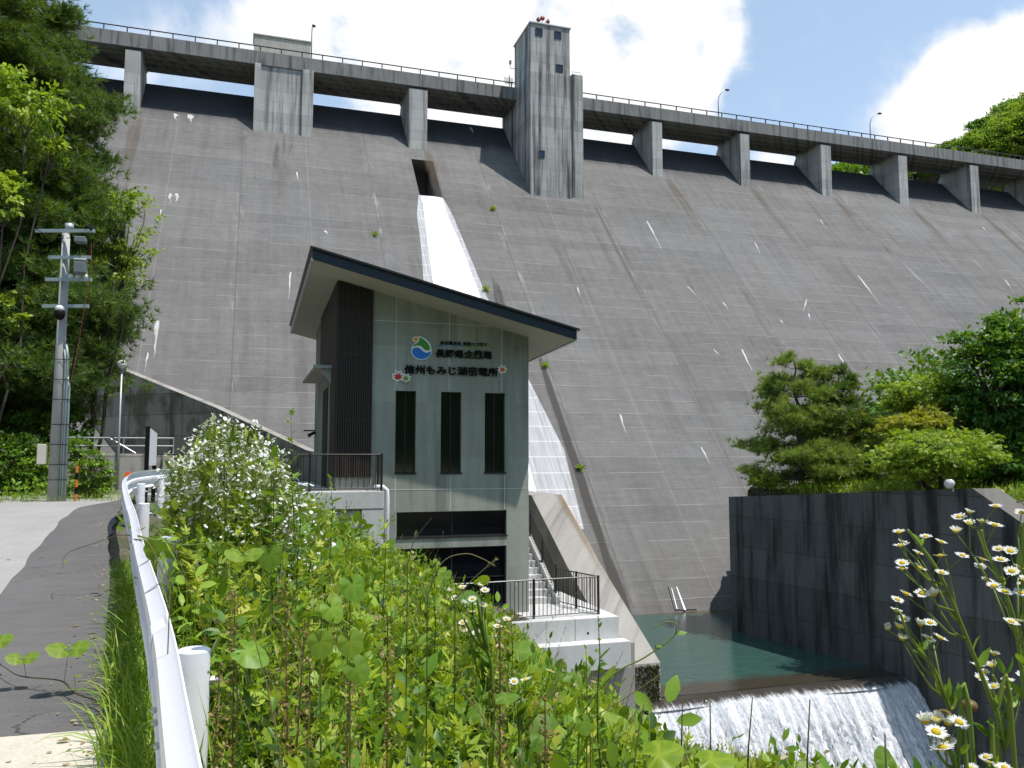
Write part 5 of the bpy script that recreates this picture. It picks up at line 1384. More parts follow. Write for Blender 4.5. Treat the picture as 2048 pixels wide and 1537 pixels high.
# left hillside trees
def lb(px, d, y0=960): p = at(px, y0, d); return (p[0], p[1], gz(p[0], p[1])-.1)
tp = at(20, -180, 27)
pine('tall dense pine at the left edge towering over the utility pole', lb(35, 27), (tp[0], tp[1], tp[2]), lambda u: 5.3*(1-u)**.62*(.45+.55*min(1, max(0, u-.1)/.25)) + .1, M['pine'], 31, 1.45, .31, .16, None, .24, tight=.95)
tp = at(-130, -300, 25)
pine('second tall pine at the very left edge of the photo', lb(-120, 25), (tp[0], tp[1], tp[2]), lambda u: 5.2*(1-u)**.65 + .1, M['pine'], 32, 1.1, .33, .12, None, .24)
tp = at(120, 250, 31)
pine('slimmer pine behind the utility pole with thin lower branches', lb(80, 30), (tp[0], tp[1], tp[2]), lambda u: 4.4*(1-u)**.6*(.35+.65*min(1, max(0, u-.2)/.3)) + .1, M['pine'], 33, .9, .30, .3, None, .17, .15)
tp = at(-60, 420, 29)
pine('dark pine low on the left slope under the tall pine', lb(-60, 29), (tp[0], tp[1], tp[2]), lambda u: 3.3*(1-u)**.6 + .1, M['pine'], 34, 1.0, .30, .08, None, .17)
broad('sparse light green tree whose twigs hang right of the utility pole', lb(175, 27.5), [(ctr(262, 455, 27.5), .75, .7, 1.5, 34), (ctr(225, 545, 27.5), .8, .7, 1.1, 26), (ctr(240, 400, 27.5), .5, .5, .7, 12)], M['maple'], SIMPLE, .15, 22, 35, trunk_r=.07, clump=.40, fk=.82, nl=9)
broad('bright leafy tree in front of the tall pine', lb(-40, 22.5), [(ctr(60, 200, 23), .85, .8, .8, 26), (ctr(10, 400, 22.5), .55, .6, .6, 20), (ctr(100, 300, 23.3), .45, .4, .25, 9), (ctr(-10, 190, 23), .8, .7, .8, 20), (ctr(20, 620, 23), .5, .6, .5, 12)], M['maple'], OVAL, .17, 34, 36, trunk_r=.045, clump=.42, fk=.9, nl=5)
broad('leafy green bush right of the utility pole foot', lb(185, 21.0, 990), [(ctr(185, 945, 21.3), .42, .4, .55, 46), (ctr(150, 900, 21.6), .3, .3, .3, 18)], M['broadl'], OVAL, .085, 60, 37, 'shrub', 'green_shrub', trunk_r=.03)
broad('large bright bush at the left roadside', lb(30, 23, 990), [(ctr(20, 930, 23), 1.1, .7, .75, 80)], M['broadl'], OVAL, .11, 60, 38, 'shrub', 'green_shrub', trunk_r=.04)
broad('dark bush behind the meter box of the utility pole', lb(75, 25, 980), [(ctr(70, 880, 25.5), 1.2, .9, .9, 70), (ctr(150, 860, 27), .7, .6, .5, 26)], M['broad'], OVAL, .13, 55, 39, 'shrub', 'green_shrub', trunk_r=.04)
broad('shadowy bush filling the slope below the dark pine', lb(-20, 28, 960), [(ctr(10, 780, 29), 1.9, 1.2, 1.6, 80)], M['broad'], OVAL, .17, 48, 40, 'shrub', 'green_shrub', trunk_r=.05)
k = 5000; xy = np.column_stack([RNG.uniform(-13, -2.2, k), RNG.uniform(21.8, 26, k)]); grass_patch('roadside_grass', xy, .12, .42, M['grass'])
k = 7000; xy = np.column_stack([RNG.uniform(-16, -3.6, k), RNG.uniform(23.5, 36, k)]); c = Cloud(); pos = np.column_stack([xy, ground(xy[:, 0], xy[:, 1]) + RNG.uniform(.05, .5, k)])
c.add(*OVAL, frames(rdir(k, .1), rdir(k, 1), RNG.uniform(.10, .22, k)), pos, RNG.random(k)); o = c.build('slope_ground_cover', M['broadl']); tag(o, kind='stuff')

# ------------------------------------------------------------------ the weed bank
def sample_bank(n, ymin, ymax, qmin, qmax, pw=1.0):
    y = ymin + (ymax-ymin)*RNG.random(n)**pw; x = rail_x(y) + qmin + (qmax-qmin)*RNG.random(n)
    z = ground(x, y); p = np.column_stack([x, y, z-.03])
    px, py, d = proj(p); ok = (d > 1.0) & (px > -80) & (px < 2150) & ~((x > 3.4) & (y > 21.3)) & ~((x > -2.6) & (y > 22.6)) & ~((x > 10.5)) 
    return p[ok]
def cap_h(p, slack=0.0):
    """how tall a plant at p may grow before it would rise above the bank's outline"""
    px, py, d = proj(p); r = cap_px(px) - slack
    return (py - r)*d/F
def stems(p, h, leafset, size, nleaf, mat, name, lean=.12, l0=.12, droop=.1, stemmat=None, clusters=1, taper=.55, upb=.25):
    """leafy stems merged into one cloud of leaves and one of stems"""
    k = len(p); g = RNG
    ld = g.normal(size=(k, 2))*lean
    L, S = Cloud(), Cloud()
    nst = 4; cross = np.array([(1,0),(-.5,.87),(-.5,-.87)])
    rows = np.linspace(0, 1, nst+1)
    sv = np.zeros((k, (nst+1)*3, 3))
    for i, u in enumerate(rows):
        c_ = p + np.column_stack([ld*(u**1.6)[..., None]*h[:, None] if False else ld*(u**1.6)*h[:, None], u*h])
        rad = (.0022 + .0016*np.minimum(h, 1.2))*(1-.7*u)
        for j in range(3): sv[:, i*3+j, :] = c_; sv[:, i*3+j, 0] += cross[j, 0]*rad; sv[:, i*3+j, 1] += cross[j, 1]*rad
    tr = []
    for i in range(nst):
        for j in range(3):
            a, b_, c_, d_ = i*3+j, i*3+(j+1) % 3, (i+1)*3+(j+1) % 3, (i+1)*3+j; tr += [(a, b_, c_), (a, c_, d_)]
    n3 = (nst+1)*3
    S.V.append(sv.reshape(-1, 3)); S.T.append((np.array(tr)[None] + (np.arange(k)*n3)[:, None, None]).reshape(-1, 3)); S.A.append(np.repeat(g.random(k), n3)); S.n = k*n3
    ti = np.clip(g.normal(.44, .27, k), 0, 1)
    ii = np.repeat(np.arange(k), nleaf); m = len(ii)
    u = l0 + (1-l0)*np.tile(np.linspace(0, 1, nleaf), k) + g.normal(size=m)*.02; u = np.clip(u, .02, 1)
    pos = p[ii] + np.column_stack([ld[ii]*(u**1.6)[:, None]*h[ii][:, None], u*h[ii]])
    az = np.tile(np.arange(nleaf)*2.4, k) + (g.random(k)*6.28)[ii] + g.normal(size=m)*.3
    el = upb + .9*(u**3) + g.normal(size=m)*.2
    dv = np.column_stack([np.cos(az)*np.cos(el), np.sin(az)*np.cos(el), np.sin(el)])
    up_ = np.column_stack([-np.cos(az)*np.sin(el), -np.sin(az)*np.sin(el), np.cos(el)]) + g.normal(size=(m, 3))*.25
    sz = size*(1-taper*u**2)*g.uniform(.7, 1.25, m)*np.clip(h[ii]/.6, .5, 1.2)
    L.add(*leafset, frames(dv, up_, sz), pos, np.clip(ti[ii] + g.normal(size=m)*.12 + .18*(u-.5), 0, 1))
    a = L.build(name, mat); tag(a, kind='stuff')
    b_ = S.build(name.replace('_leaves', '_stems') if '_leaves' in name else name+'_stems', stemmat or M['stem']); tag(b_, kind='stuff')

def grown(p, lo, hi, leaf=0.0):
    dd_ = p @ FW; h = RNG.uniform(lo, hi, len(p))*np.interp(dd_, [3, 6, 12], [1.0, 1.5, 1.9]); c_ = cap_h(p) - leaf*.55; h = np.minimum(h, c_*np.where(RNG.random(len(p)) < .10, RNG.uniform(1.0, 1.25, len(p)), RNG.uniform(.80, 1.02, len(p)))); ok = h > .07
    return p[ok], h[ok]
p, h = grown(sample_bank(5200, 1.8, 21.5, .35, 9.5, 1.3), .35, .95, .14); stems(p, h, LOBED, .145, 18, M['weed'], 'mugwort_leaves')
p, h = grown(sample_bank(3600, 1.8, 21.5, .30, 9.5, 1.3), .30, .90, .12); stems(p, h, LANCE, .125, 18, M['weedmid'], 'weed_leaves', upb=.5)
p, h = grown(sample_bank(1500, 1.7, 12, .30, 7.0, 1.2), .25, .85, .14); stems(p, h, OVAL, .14, 14, M['weed'], 'herb_leaves')
p, h = grown(sample_bank(480, 1.9, 16, .8, 8.0, 1.2), .25, .75, .17); stems(p, h, HEART, .17, 5, M['bigleaf'], 'vine_leaves', lean=.3, l0=.45, taper=.2, upb=-.1)
p, h = grown(sample_bank(1500, 1.9, 19, .3, 8.0, 1.2), .3, .9, .16); stems(p, h, LANCE_THIN, .16, 15, M['weed'], 'narrow_leaves', upb=.8)
p, h = grown(sample_bank(900, 1.9, 18, .4, 8.0, 1.2), .3, .9, .20); stems(p, h, TRIF, .20, 9, M['weedmid'], 'trefoil_leaves', lean=.2, l0=.3, taper=.25, upb=.1)
p, h = grown(sample_bank(1500, 1.9, 14, .3, 8.0, 1.2), .12, .75); k = len(p); c = Cloud()
c.add(*OVAL, frames(rdir(k, -.3), rdir(k, .2), RNG.uniform(.03, .09, k)), p + np.column_stack([np.zeros(k), np.zeros(k), h]), RNG.random(k)); o = c.build('withered_leaves', M['straw']); tag(o, kind='stuff')
n = 420; y = 1.6 + 15*RNG.random(n)**1.3; x = np.array([edge(v) for v in y]) - np.abs(RNG.normal(size=n))*.16; c = Cloud()
c.add(*OVAL, frames(rdir(n)*np.array([1, 1, .15]), np.tile([[0, 0, 1.0]], (n, 1)) + RNG.normal(size=(n, 3))*.25, RNG.uniform(.012, .045, n)), np.column_stack([x, y, road_z(y)+.012]), RNG.random(n)); o = c.build('leaf_litter', M['straw']); tag(o, kind='stuff')
def blades(name, p, h, mat):
    k = len(p); c = Cloud(); kind = RNG.integers(0, 4, k); az = RNG.random(k)*6.283; ax = np.stack([np.cos(az), np.sin(az), np.zeros(k)], -1)
    upv = norm(np.stack([RNG.normal(size=k)*.18, RNG.normal(size=k)*.18, np.ones(k)], -1)); tint = np.clip(RNG.normal(.45, .22, k), 0, 1)
    for q_ in range(4):
        i = kind == q_; w = norm(np.cross(upv[i], ax[i])); a2 = np.cross(w, upv[i]); hh = h[i][:, None]
        c.add(*BLADES[q_], np.stack([a2*hh, w*np.minimum(hh, .55), upv[i]*hh], -1), p[i], tint[i])
    o = c.build(name, mat); tag(o, kind='stuff')
p, h = grown(sample_bank(24000, 1.5, 21.5, .15, 9.0, 1.3), .3, .9); blades('tall_grass', p, h, M['grass'])
p, h = grown(sample_bank(900, 1.9, 14, .4, 8.0, 1.2), .5, 1.0); stems(p, h*1.06, leaf_lance(.10, 0, 0), .022, 16, M['straw'], 'dry_seed_leaves', lean=.28, l0=.62, stemmat=M['straw'], taper=.1, upb=.9)
p, h = grown(sample_bank(130, 2.0, 6, .4, 4.5, 1.2), .5, 1.0); stems(p, h*1.0, SIMPLE, .014, 60, M['seed'], 'dock_seed_leaves', lean=.12, l0=.4, stemmat=M['seed'], taper=.1, upb=.3)
# grass fringe between the road and the rail
n = 7500; y = 1.2 + 11*RNG.random(n)**1.4; x = rail_x(y) + RNG.normal(-.05, .13, n); ok = (x > np.array([edge(v) for v in y])-.03); x, y = x[ok], y[ok]
p = np.column_stack([x, y, road_z(y)-.04]); blades('roadside_grass_fringe', p, RNG.uniform(.15, .56, len(p))*np.interp(y, [1, 6, 9, 12], [1, .9, .7, .35]), M['grass'])
n = 700; y = 1.5 + 8*RNG.random(n); x = rail_x(y) + RNG.normal(.0, .12, n); ok = (x > np.array([edge(v) for v in y])+.02); x, y = x[ok], y[ok]; p = np.column_stack([x, y, road_z(y)-.04]); stems(p, RNG.uniform(.12, .4, len(p)), LANCE, .09, 9, M['weed'], 'fringe_leaves')

# ------------------------------------------------------------------ single plants
def flower_parts(g, head, r, facing, plant, ray_n=22, closed=0.0):
    """one fleabane head: white ray petals round a yellow disc"""
    f = Vector(facing).normalized(); u = f.orthogonal().normalized(); w = f.cross(u)
    b = MB(); ro = g.random()
    for i in range(ray_n):
        a = ro + 2*math.pi*(i+g.uniform(-.25, .25))/ray_n; d = u*math.cos(a)+w*math.sin(a); s_ = f.cross(d)
        L = r*g.uniform(.85, 1.08); lift = f*(r*(.12+closed*.7)*g.uniform(.6, 1.3))
        p0 = head+d*r*.30; p1 = head+d*L*.7*(1-closed*.5)+lift*.6; p2 = head+d*L*(1-closed*.6)+lift; wd = r*.115
        b.face([p0-s_*wd*.6, p0+s_*wd*.6, p1+s_*wd, p1-s_*wd]); b.face([p1-s_*wd, p1+s_*wd, p2+s_*wd*.55, p2-s_*wd*.55])
    fl = b.build('flower', M['petal'], plant)
    b = MB(); rings = []
    for j, (rr, hh) in enumerate(((.10, -.22), (.34, -.10), (.42, .06), (.36, .17), (.20, .24), (.02, .26))):
        rings.append([head+f*r*hh+(u*math.cos(2*math.pi*k/10)+w*math.sin(2*math.pi*k/10))*r*rr for k in range(10)])
    b.raw([p for q in rings for p in q], [(j*10+k, j*10+(k+1) % 10, (j+1)*10+(k+1) % 10, (j+1)*10+k) for j in range(5) for k in range(10)])
    ds = b.build('disc', M['disc'], plant, smooth=True); ds.parent = fl; ds.location = (0, 0, 0)

def fleabane(label, d, path, side, seed, rflower=.0090, group='fleabane plants in the right foreground', z0=None, leaves=7):
    """path: stem in photo pixels from bottom to top at depth d; side: list of flower clusters (px, py, count)"""
    g = random.Random(seed); pp = [Vector(at(x, y, d)) for x, y in path]
    foot = pp[0].copy(); gzf = gz(foot.x, foot.y); foot.z = min(gzf, foot.z-.05)
    base = Vector((pp[0].x + (pp[0].x-pp[-1].x)*.10, pp[0].y + .02, foot.z)); pts = [base] + pp
    t = thing('fleabane_plant', label, 'plant', base, group)
    sm = []
    for i in range(len(pts)-1):
        p0, p1, p2, p3 = pts[max(i-1, 0)], pts[i], pts[i+1], pts[min(i+2, len(pts)-1)]
        for k in range(5):
            s_ = k/5; sm.append(.5*((2*p1)+(p2-p0)*s_+(2*p0-5*p1+4*p2-p3)*s_*s_+(3*p1-p0-3*p2+p3)*s_**3))
    sm.append(pts[-1]); n = len(sm)
    b = MB(); r0 = .0034*d/1.0
    b.tube(sm, [r0*(1-.55*i/(n-1)) for i in range(n)], 7); heads = []
    for (px, py, cnt) in side:
        c = Vector(at(px, py, d+g.uniform(-.03, .03)))
        near = min(sm[n//3:], key=lambda q: (q-(c-Vector((0, 0, .09*d)))).length)
        fork = c*.82+near*.18 - Vector((0, 0, .010*d)); mid = near.lerp(fork, .5)-Vector((0, 0, .008*d))
        b.tube([near, mid, fork], [r0*.42, r0*.38, r0*.34], 6)
        for k in range(cnt if cnt < 3 else cnt-1):
            a = g.random()*6.28; rr = (.006+.012*math.sqrt(k))*d*(cnt > 1)
            h = c + Vector(RT)*rr*math.cos(a) + Vector((0, 0, 1))*rr*.75*math.sin(a) + Vector(FW)*g.uniform(-.012, .012)*d
            b.tube([fork, fork.lerp(h, .5)-Vector((0, 0, .002)), h-Vector((0, 0, .002))], [r0*.24, r0*.20, r0*.2], 5); heads.append(h)
    b.build('stem', M['stem'], t, smooth=True)
    c = Cloud(); k = leaves; idx = np.array([g.randrange(int(n*.15), int(n*.85)) for _ in range(k)]); P_ = np.array([sm[i] for i in idx])
    dv = norm(np.array([(g.uniform(-1, 1), g.uniform(-.6, .6), g.uniform(.5, 1.1)) for _ in range(k)]))
    c.add(*leaf_lance(.17, .12, .05), frames(dv, rdir(k, .2), np.array([g.uniform(.018, .032) for _ in range(k)])*d), P_, RNG.random(k)); c.build('leaves', M['weedmid'], t)
    for h in heads: flower_parts(g, h, rflower*d*g.uniform(.85, 1.12), (g.uniform(-.4, .4), -.20+g.uniform(-.35, .3), 1), t, closed=(g.uniform(.3, .8) if g.random() < .18 else g.uniform(0, .2)))
    return t
D1 = 1.15
fleabane('tall leaning fleabane whose stem crosses the dark wall, daisy heads at its top left', D1, [(2030,1537),(1990,1420),(1935,1280),(1880,1150),(1835,1085),(1815,1060)],
         [(1800,1088,2),(1818,1083,3),(1850,1112,3),(1890,1095,3),(1822,1140,2),(1868,1145,3),(1838,1192,3),(1868,1190,1)], 1)
fleabane('shorter fleabane nearest the weir with small heads on a left-leaning stem', D1*1.02, [(1950,1560),(1900,1420),(1868,1340),(1846,1310),(1815,1265),(1800,1225)],
         [(1776,1215,3),(1800,1245,2),(1835,1255,2),(1861,1247,1),(1850,1280,3),(1812,1283,1)], 2)
fleabane('fleabane with the highest cluster of heads before the basin wall', D1*.95, [(2068,1537),(2050,1400),(2030,1250),(2000,1160),(1972,1100),(1962,1060)],
         [(1945,1022,4),(1960,1050,3),(1925,1065,2),(1975,1135,4),(2000,1125,4),(2035,1110,3)], 3)
fleabane('fleabane at the right picture edge with heads half cut off', D1*.9, [(2062,1560),(2056,1400),(2050,1240),(2046,1100),(2044,1050)],
         [(2032,1030,3),(2040,1135,3),(2035,1190,3),(2048,1165,3),(2000,1170,3),(2045,1240,2)], 4)
fleabane('fleabane with a tight stack of heads low in the right cluster', D1*1.1, [(2000,1570),(2012,1500),(2018,1430),(2000,1380),(1985,1350)],
         [(1980,1325,3),(1983,1352,3),(1990,1370,2),(2045,1360,2),(2022,1375,2)], 6)
fleabane('low fleabane with four big heads in front of the falling water', D1*.9, [(1935,1580),(1915,1540),(1900,1500),(1880,1480)],
         [(1848,1452,2),(1888,1450,2),(1862,1468,2),(1907,1485,2),(1900,1497,1)], 7, .0135)
fleabane('small fleabane by the lower right corner', D1, [(1990,1590),(1985,1560),(1978,1530)], [(1990,1527,3),(1960,1520,2),(1975,1510,2)], 8)
fleabane('lone fleabane whose heads show against the dark shutter opening', 4.6, [(985,1370),(975,1300),(962,1240),(955,1200)],
         [(908,1185,2),(938,1190,2),(960,1174,1),(968,1200,2),(925,1176,1),(955,1212,1)], 9, .0058, None)
fleabane('fleabane with heads against the white terrace edge', 4.9, [(975,1390),(965,1330),(955,1285)], [(935,1250,2),(958,1256,3),(985,1250,3),(1003,1256,2),(955,1275,1)], 10, .0058, None)
fleabane('small fleabane low on the weed bank below the terrace', 3.2, [(1040,1470),(1035,1430),(1025,1395)], [(1028,1370,1),(1052,1362,1),(1100,1345,1)], 11, .007, None)
# faded brown seed heads
for (px, py, d, lab) in ((1938, 1412, 1.2, 'round brown faded flower head on a thin stalk by the weir'), (1888, 1432, 1.15, 'brown faded flower head leaning on the fleabane stem')):
    t = thing('dry_flower', lab, 'plant', at(px+10, 1570, d)); h = Vector(at(px, py, d)); b = MB(); foot = Vector(at(px+10, 1570, d)); foot.z = gz(foot.x, foot.y)
    b.tube([foot, h.lerp(foot, .4)+Vector((.01,0,0)), h], [.003, .002, .0016], 6); b.build('stem', M['seed'], t); b = MB(); b.ball(h, .010*d, 12, 8, sc=(1, 1, .75)); b.build('seed_head', M['seed'], t, smooth=True)

# the white clump of fleabane beside the guardrail: individual plants, copied
def clump_proto(seed):
    g = np.random.default_rng(seed); t = thing('fleabane_plant', 'x', 'plant', (0, 0, 0), 'white flowering fleabane clump by the guardrail')
    b = MB(); c = Cloud(); fl = Cloud(); H = 1.0
    tops = []
    for k in range(6):
        a = g.random()*6.28; top = np.array([.22*math.cos(a)*g.random(), .22*math.sin(a)*g.random(), H*g.uniform(.72, 1.0)])
        b.tube([(0, 0, -.1), top*np.array([.4, .4, .5]), top], [.005, .004, .0025], 5)
        m = 26; u = g.uniform(.1, .95, m); P_ = top*u[:, None]; dv = norm(np.column_stack([g.normal(size=(m, 2)), g.uniform(.2, .9, m)]))
        c.add(*LANCE, frames(dv, rdir(m, .3, g), g.uniform(.05, .11, m)), P_, g.random(m))
        nf = 20; hd = top + np.column_stack([g.normal(size=(nf, 2))*.075, g.uniform(-.22, .03, nf)])
        for h in hd: b.tube([top-np.array([0, 0, .13]), (top+h)/2-np.array([0, 0, .02]), h], .0014, 4)
        tops.append(hd)
    hd = np.concatenate(tops); k = len(hd)
    disk_v = np.array([(0, 0, .12)] + [(math.cos(2*math.pi*i/9), math.sin(2*math.pi*i/9), .05*(-1)**i) for i in range(9)], float); disk_t = np.array([(0, 1+i, 1+(i+1) % 9) for i in range(9)])
    n_ = norm(np.column_stack([g.normal(size=(k, 2))*.3, np.ones(k)]))
    fl.add(disk_v, disk_t, frames(np.cross(n_, rdir(k, 0, g)), n_, g.uniform(.012, .019, k)), hd, g.random(k))
    b.build('stems', M['stem'], t); c.build('leaves', M['weed'], t); tag(fl.build('flowers', M['petal'], t), kind='stuff')
    return t
cp = [clump_proto(60+k) for k in range(4)]; first = [True]*4; g_ = np.random.default_rng(3); n_c = 0
lab_c = 'white flowering fleabane in the dense clump beside the guardrail'
outl = lambda px: np.interp(px, [330,345,390,430,470,520,560,620], [950,880,860,815,818,845,900,960])
while n_c < 64:
    px = g_.uniform(335, 585); d = g_.uniform(6.2, 11.0); p = at(px, 1000, d); z = gz(p[0], p[1]); q = p[0]-rail_x(p[1])
    if q < .3: continue
    zt = (at(px, outl(px)+abs(g_.normal())*38 + g_.random()*22, d))[2]; h = zt - z
    if not .5 < h < 2.3: continue
    k = n_c % 4
    sc_ = (.85+.25*g_.random(), .85+.25*g_.random(), h)
    if first[k]: o = cp[k]; o.location = (p[0], p[1], z); o.rotation_euler.z = g_.random()*6; o.scale = sc_; o['label'] = lab_c; first[k] = False
    else: o = copy_tree(cp[k], (p[0], p[1], z), g_.random()*6, sc_, lab_c)
    n_c += 1

def tall_weed(label, d, foot_px, top, leafset, size, nleaf, mat, seed, name='mugwort_plant', lean=0.0, stem='woodstem', group=None, l0=.05):
    g = np.random.default_rng(seed); tp = Vector(at(top[0], top[1], d)); f = Vector(at(foot_px[0], foot_px[1], d)); base = Vector((f.x, f.y, gz(f.x, f.y)))
    t = thing(name, label, 'plant', base, group); n = 9
    pts = [base.lerp(tp, i/(n-1)) + Vector((g.normal()*.008, g.normal()*.008, 0))*(0 < i < n-1) for i in range(n)]
    b = MB(); b.tube(pts, [.0065*(1-.72*i/(n-1)) for i in range(n)], 7); b.build('stem', M[stem], t, smooth=True)
    P_ = np.array(pts); u = l0 + (1-l0)*np.linspace(0, 1, nleaf); pos = np.column_stack([np.interp(u, np.linspace(0, 1, n), P_[:, i]) for i in range(3)])
    az = np.arange(nleaf)*2.4 + g.random()*6; el = .15 + .9*u**4 + g.normal(size=nleaf)*.18
    dv = np.column_stack([np.cos(az)*np.cos(el), np.sin(az)*np.cos(el), np.sin(el)]); up_ = np.column_stack([-np.cos(az)*np.sin(el), -np.sin(az)*np.sin(el), np.cos(el)]) + g.normal(size=(nleaf, 3))*.2
    c = Cloud(); c.add(*leafset, frames(dv, up_, size*(1-.6*u**2)*g.uniform(.75, 1.2, nleaf)), pos, np.clip(g.normal(.4, .2, nleaf), 0, 1))
    m = nleaf//2; uu = g.uniform(.3, 1, m); pos2 = np.column_stack([np.interp(uu, np.linspace(0, 1, n), P_[:, i]) for i in range(3)])
    c.add(*SIMPLE, frames(rdir(m, .6, g), rdir(m, 0, g), size*.4*g.uniform(.6, 1.2, m)), pos2, np.clip(g.normal(.6, .2, m), 0, 1)); c.build('leaves', mat, t); return t
tall_weed('tallest weed stalk rising against the dam beside the yard railing', 6.0, (600,1200), (582,832), LOBED, .16, 26, M['weedmid'], 71, l0=.25)
tall_weed('broad leaved weed right of the white flower clump', 5.2, (545,1250), (548,915), OVAL, .20, 22, M['weedmid'], 72)
tall_weed('greyish topped mugwort before the masonry wall', 5.0, (600,1300), (598,990), LOBED, .19, 26, M['weedmid'], 73)
tall_weed('narrow leaved spiky weed inside the white flower clump', 6.2, (487,1200), (490,905), LANCE_THIN, .20, 34, M['weed'], 74, 'spiky_weed', stem='stem')
tall_weed('upright weed before the left end of the masonry wall', 6.4, (660,1290), (662,960), OVAL, .17, 20, M['weedmid'], 75)
tall_weed('bushy weed in front of the drain pipe at the facade corner', 5.6, (770,1340), (768,1045), LOBED, .17, 26, M['weed'], 76)
tall_weed('thin leafy weed in front of the shutter opening', 5.0, (870,1380), (872,1130), LOBED, .15, 22, M['weed'], 77)
tall_weed('dark thin stalked weed standing against the white terrace step', 3.6, (1190,1490), (1196,1232), SIMPLE, .075, 22, M['weedmid'], 78, stem='woodstem', l0=.15)
tall_weed('spiky weed before the footing of the terrace', 3.4, (1165,1500), (1172,1300), LANCE, .10, 26, M['weed'], 79, 'spiky_weed', stem='stem')
tall_weed('leafy weed left of the terrace railing', 4.2, (1020,1440), (1022,1235), LANCE, .12, 22, M['weed'], 80)
tall_weed('small leafy weed in front of the falling water', 2.6, (1300,1560), (1298,1425), LANCE, .07, 26, M['weed'], 81, 'spiky_weed', stem='stem')
for i, (px, py, d) in enumerate(((1420,1400,2.4),(1505,1395,2.5),(1620,1400,2.3),(1365,1400,2.5),(1770,1470,1.9))):
    tall_weed(['bare wiry stalk before the left part of the falling water','wiry stalk with tiny buds before the falling water','arching wiry stalk before the middle of the falling water','wiry stalk at the left edge of the falling water','faint wiry stalk low before the right of the falling water'][i], d, (px-40, 1600), (px, py), SIMPLE, .018, 10, M['seed'], 90+i, 'wiry_stalk', group='wiry stalks before the falling water', l0=.5)

# brown dock seed stalks
for i, (px, y0, y1, d) in enumerate(((570,1160,1420,3.0),(470,1180,1480,3.4),(775,1230,1480,3.0),(1000,1250,1560,2.6),(1090,1390,1560,2.4),(440,1330,1500,2.6),(700,1330,1537,2.6),(610,1240,1480,2.9))):
    g = np.random.default_rng(120+i); tp, ft = Vector(at(px, y0, d)), Vector(at(px+g.uniform(-15, 15), y1, d)); base = Vector((ft.x, ft.y, gz(ft.x, ft.y)))
    t = thing('dock_stalk', ['brown dock seed stalk left of the big pale heart leaf','brown dock seed stalk behind the nearest guardrail post','brown dock seed stalk in the middle of the weed bank','brown dock seed stalk below the terrace flowers','low brown dock seed stalk at the lower right of the bank','low brown dock seed stalk right of the nearest guardrail post','brown dock seed stalk at the bottom middle of the weeds','brown dock seed stalk close beside another before the heart leaf'][i], 'plant', base, 'brown dock seed stalks in the weeds')
    b = MB(); b.tube([base, base.lerp(tp, .5)+Vector((g.normal()*.01, 0, 0)), tp], [.005, .004, .002], 6); b.build('stem', M['seed'], t)
    k = 300; u = .35+.65*g.random(k); pos = np.array([base.lerp(tp, float(v)) for v in u]) + g.normal(size=(k, 3))*np.array([.016, .016, .004])
    c = Cloud(); c.add(*SIMPLE, frames(rdir(k, 0, g), rdir(k, 0, g), g.uniform(.011, .022, k)), pos, g.random(k)); tag(c.build('seeds', M['seed'], t), kind='stuff')
# dry straws
for i, (pts, d, lab) in enumerate((([(855,1190),(885,1125),(930,1108),(965,1118),(985,1130)], 3.4, 'arched dry straw in front of the shutter opening'), ([(910,1200),(945,1160),(990,1120)], 3.4, 'straight dry straw crossing the arched straw'), ([(815,1130),(825,1090),(832,1066)], 3.6, 'short dry straw before the louvre window'),
        ([(1180,1440),(1260,1390),(1320,1350)], 2.6, 'dry straw reaching over the footing toward the pool'), ([(340,1180),(300,1090),(275,1080)], 3.2, 'dry straw leaning over the guardrail'), ([(620,1330),(570,1260),(550,1235)], 2.6, 'dry straw left of the heart leaf'), ([(1030,1537),(970,1440),(925,1385)], 1.7, 'pale grass blade in the lower middle foreground'), ([(560,1500),(535,1380),(510,1280),(505,1262)], 2.4, 'bent dry straw near the guardrail post'), ([(1265,1560),(1275,1480),(1288,1410)], 1.9, 'pale grass blade before the mossy wall end'))):
    pp = [Vector(at(x, y, d)) for x, y in pts]; t = thing('dry_straw', lab, 'grass', pp[0]); base = Vector((pp[0].x, pp[0].y, gz(pp[0].x, pp[0].y)))
    sm = [base]
    for i_ in range(len(pp)-1):
        p0, p1, p2, p3 = pp[max(i_-1, 0)], pp[i_], pp[i_+1], pp[min(i_+2, len(pp)-1)]
        for k in range(6): s_ = k/6; sm.append(.5*((2*p1)+(p2-p0)*s_+(2*p0-5*p1+4*p2-p3)*s_*s_+(3*p1-p0-3*p2+p3)*s_**3))
    sm.append(pp[-1]); b = MB(); n = len(sm); b.tube(sm, [.0012*d*.5*(1-.6*k/n)+.0006 for k in range(n)], 6); b.build('stalk', M['straw'], t, smooth=True)
    g = np.random.default_rng(i); k = 26; u = g.uniform(.5, 1, k); a, e = pp[-2], pp[-1]; pos = np.array([a.lerp(e, float(v)) for v in u])
    c = Cloud(); dv = norm(np.tile(np.array(e-a), (k, 1)) + g.normal(size=(k, 3))*.25*(e-a).length); c.add(*leaf_lance(.09, 0, 0), frames(dv, rdir(k, 0, g), g.uniform(.007, .013, k)*d*.5), pos, g.random(k)); tag(c.build('seeds', M['straw'], t), kind='stuff')

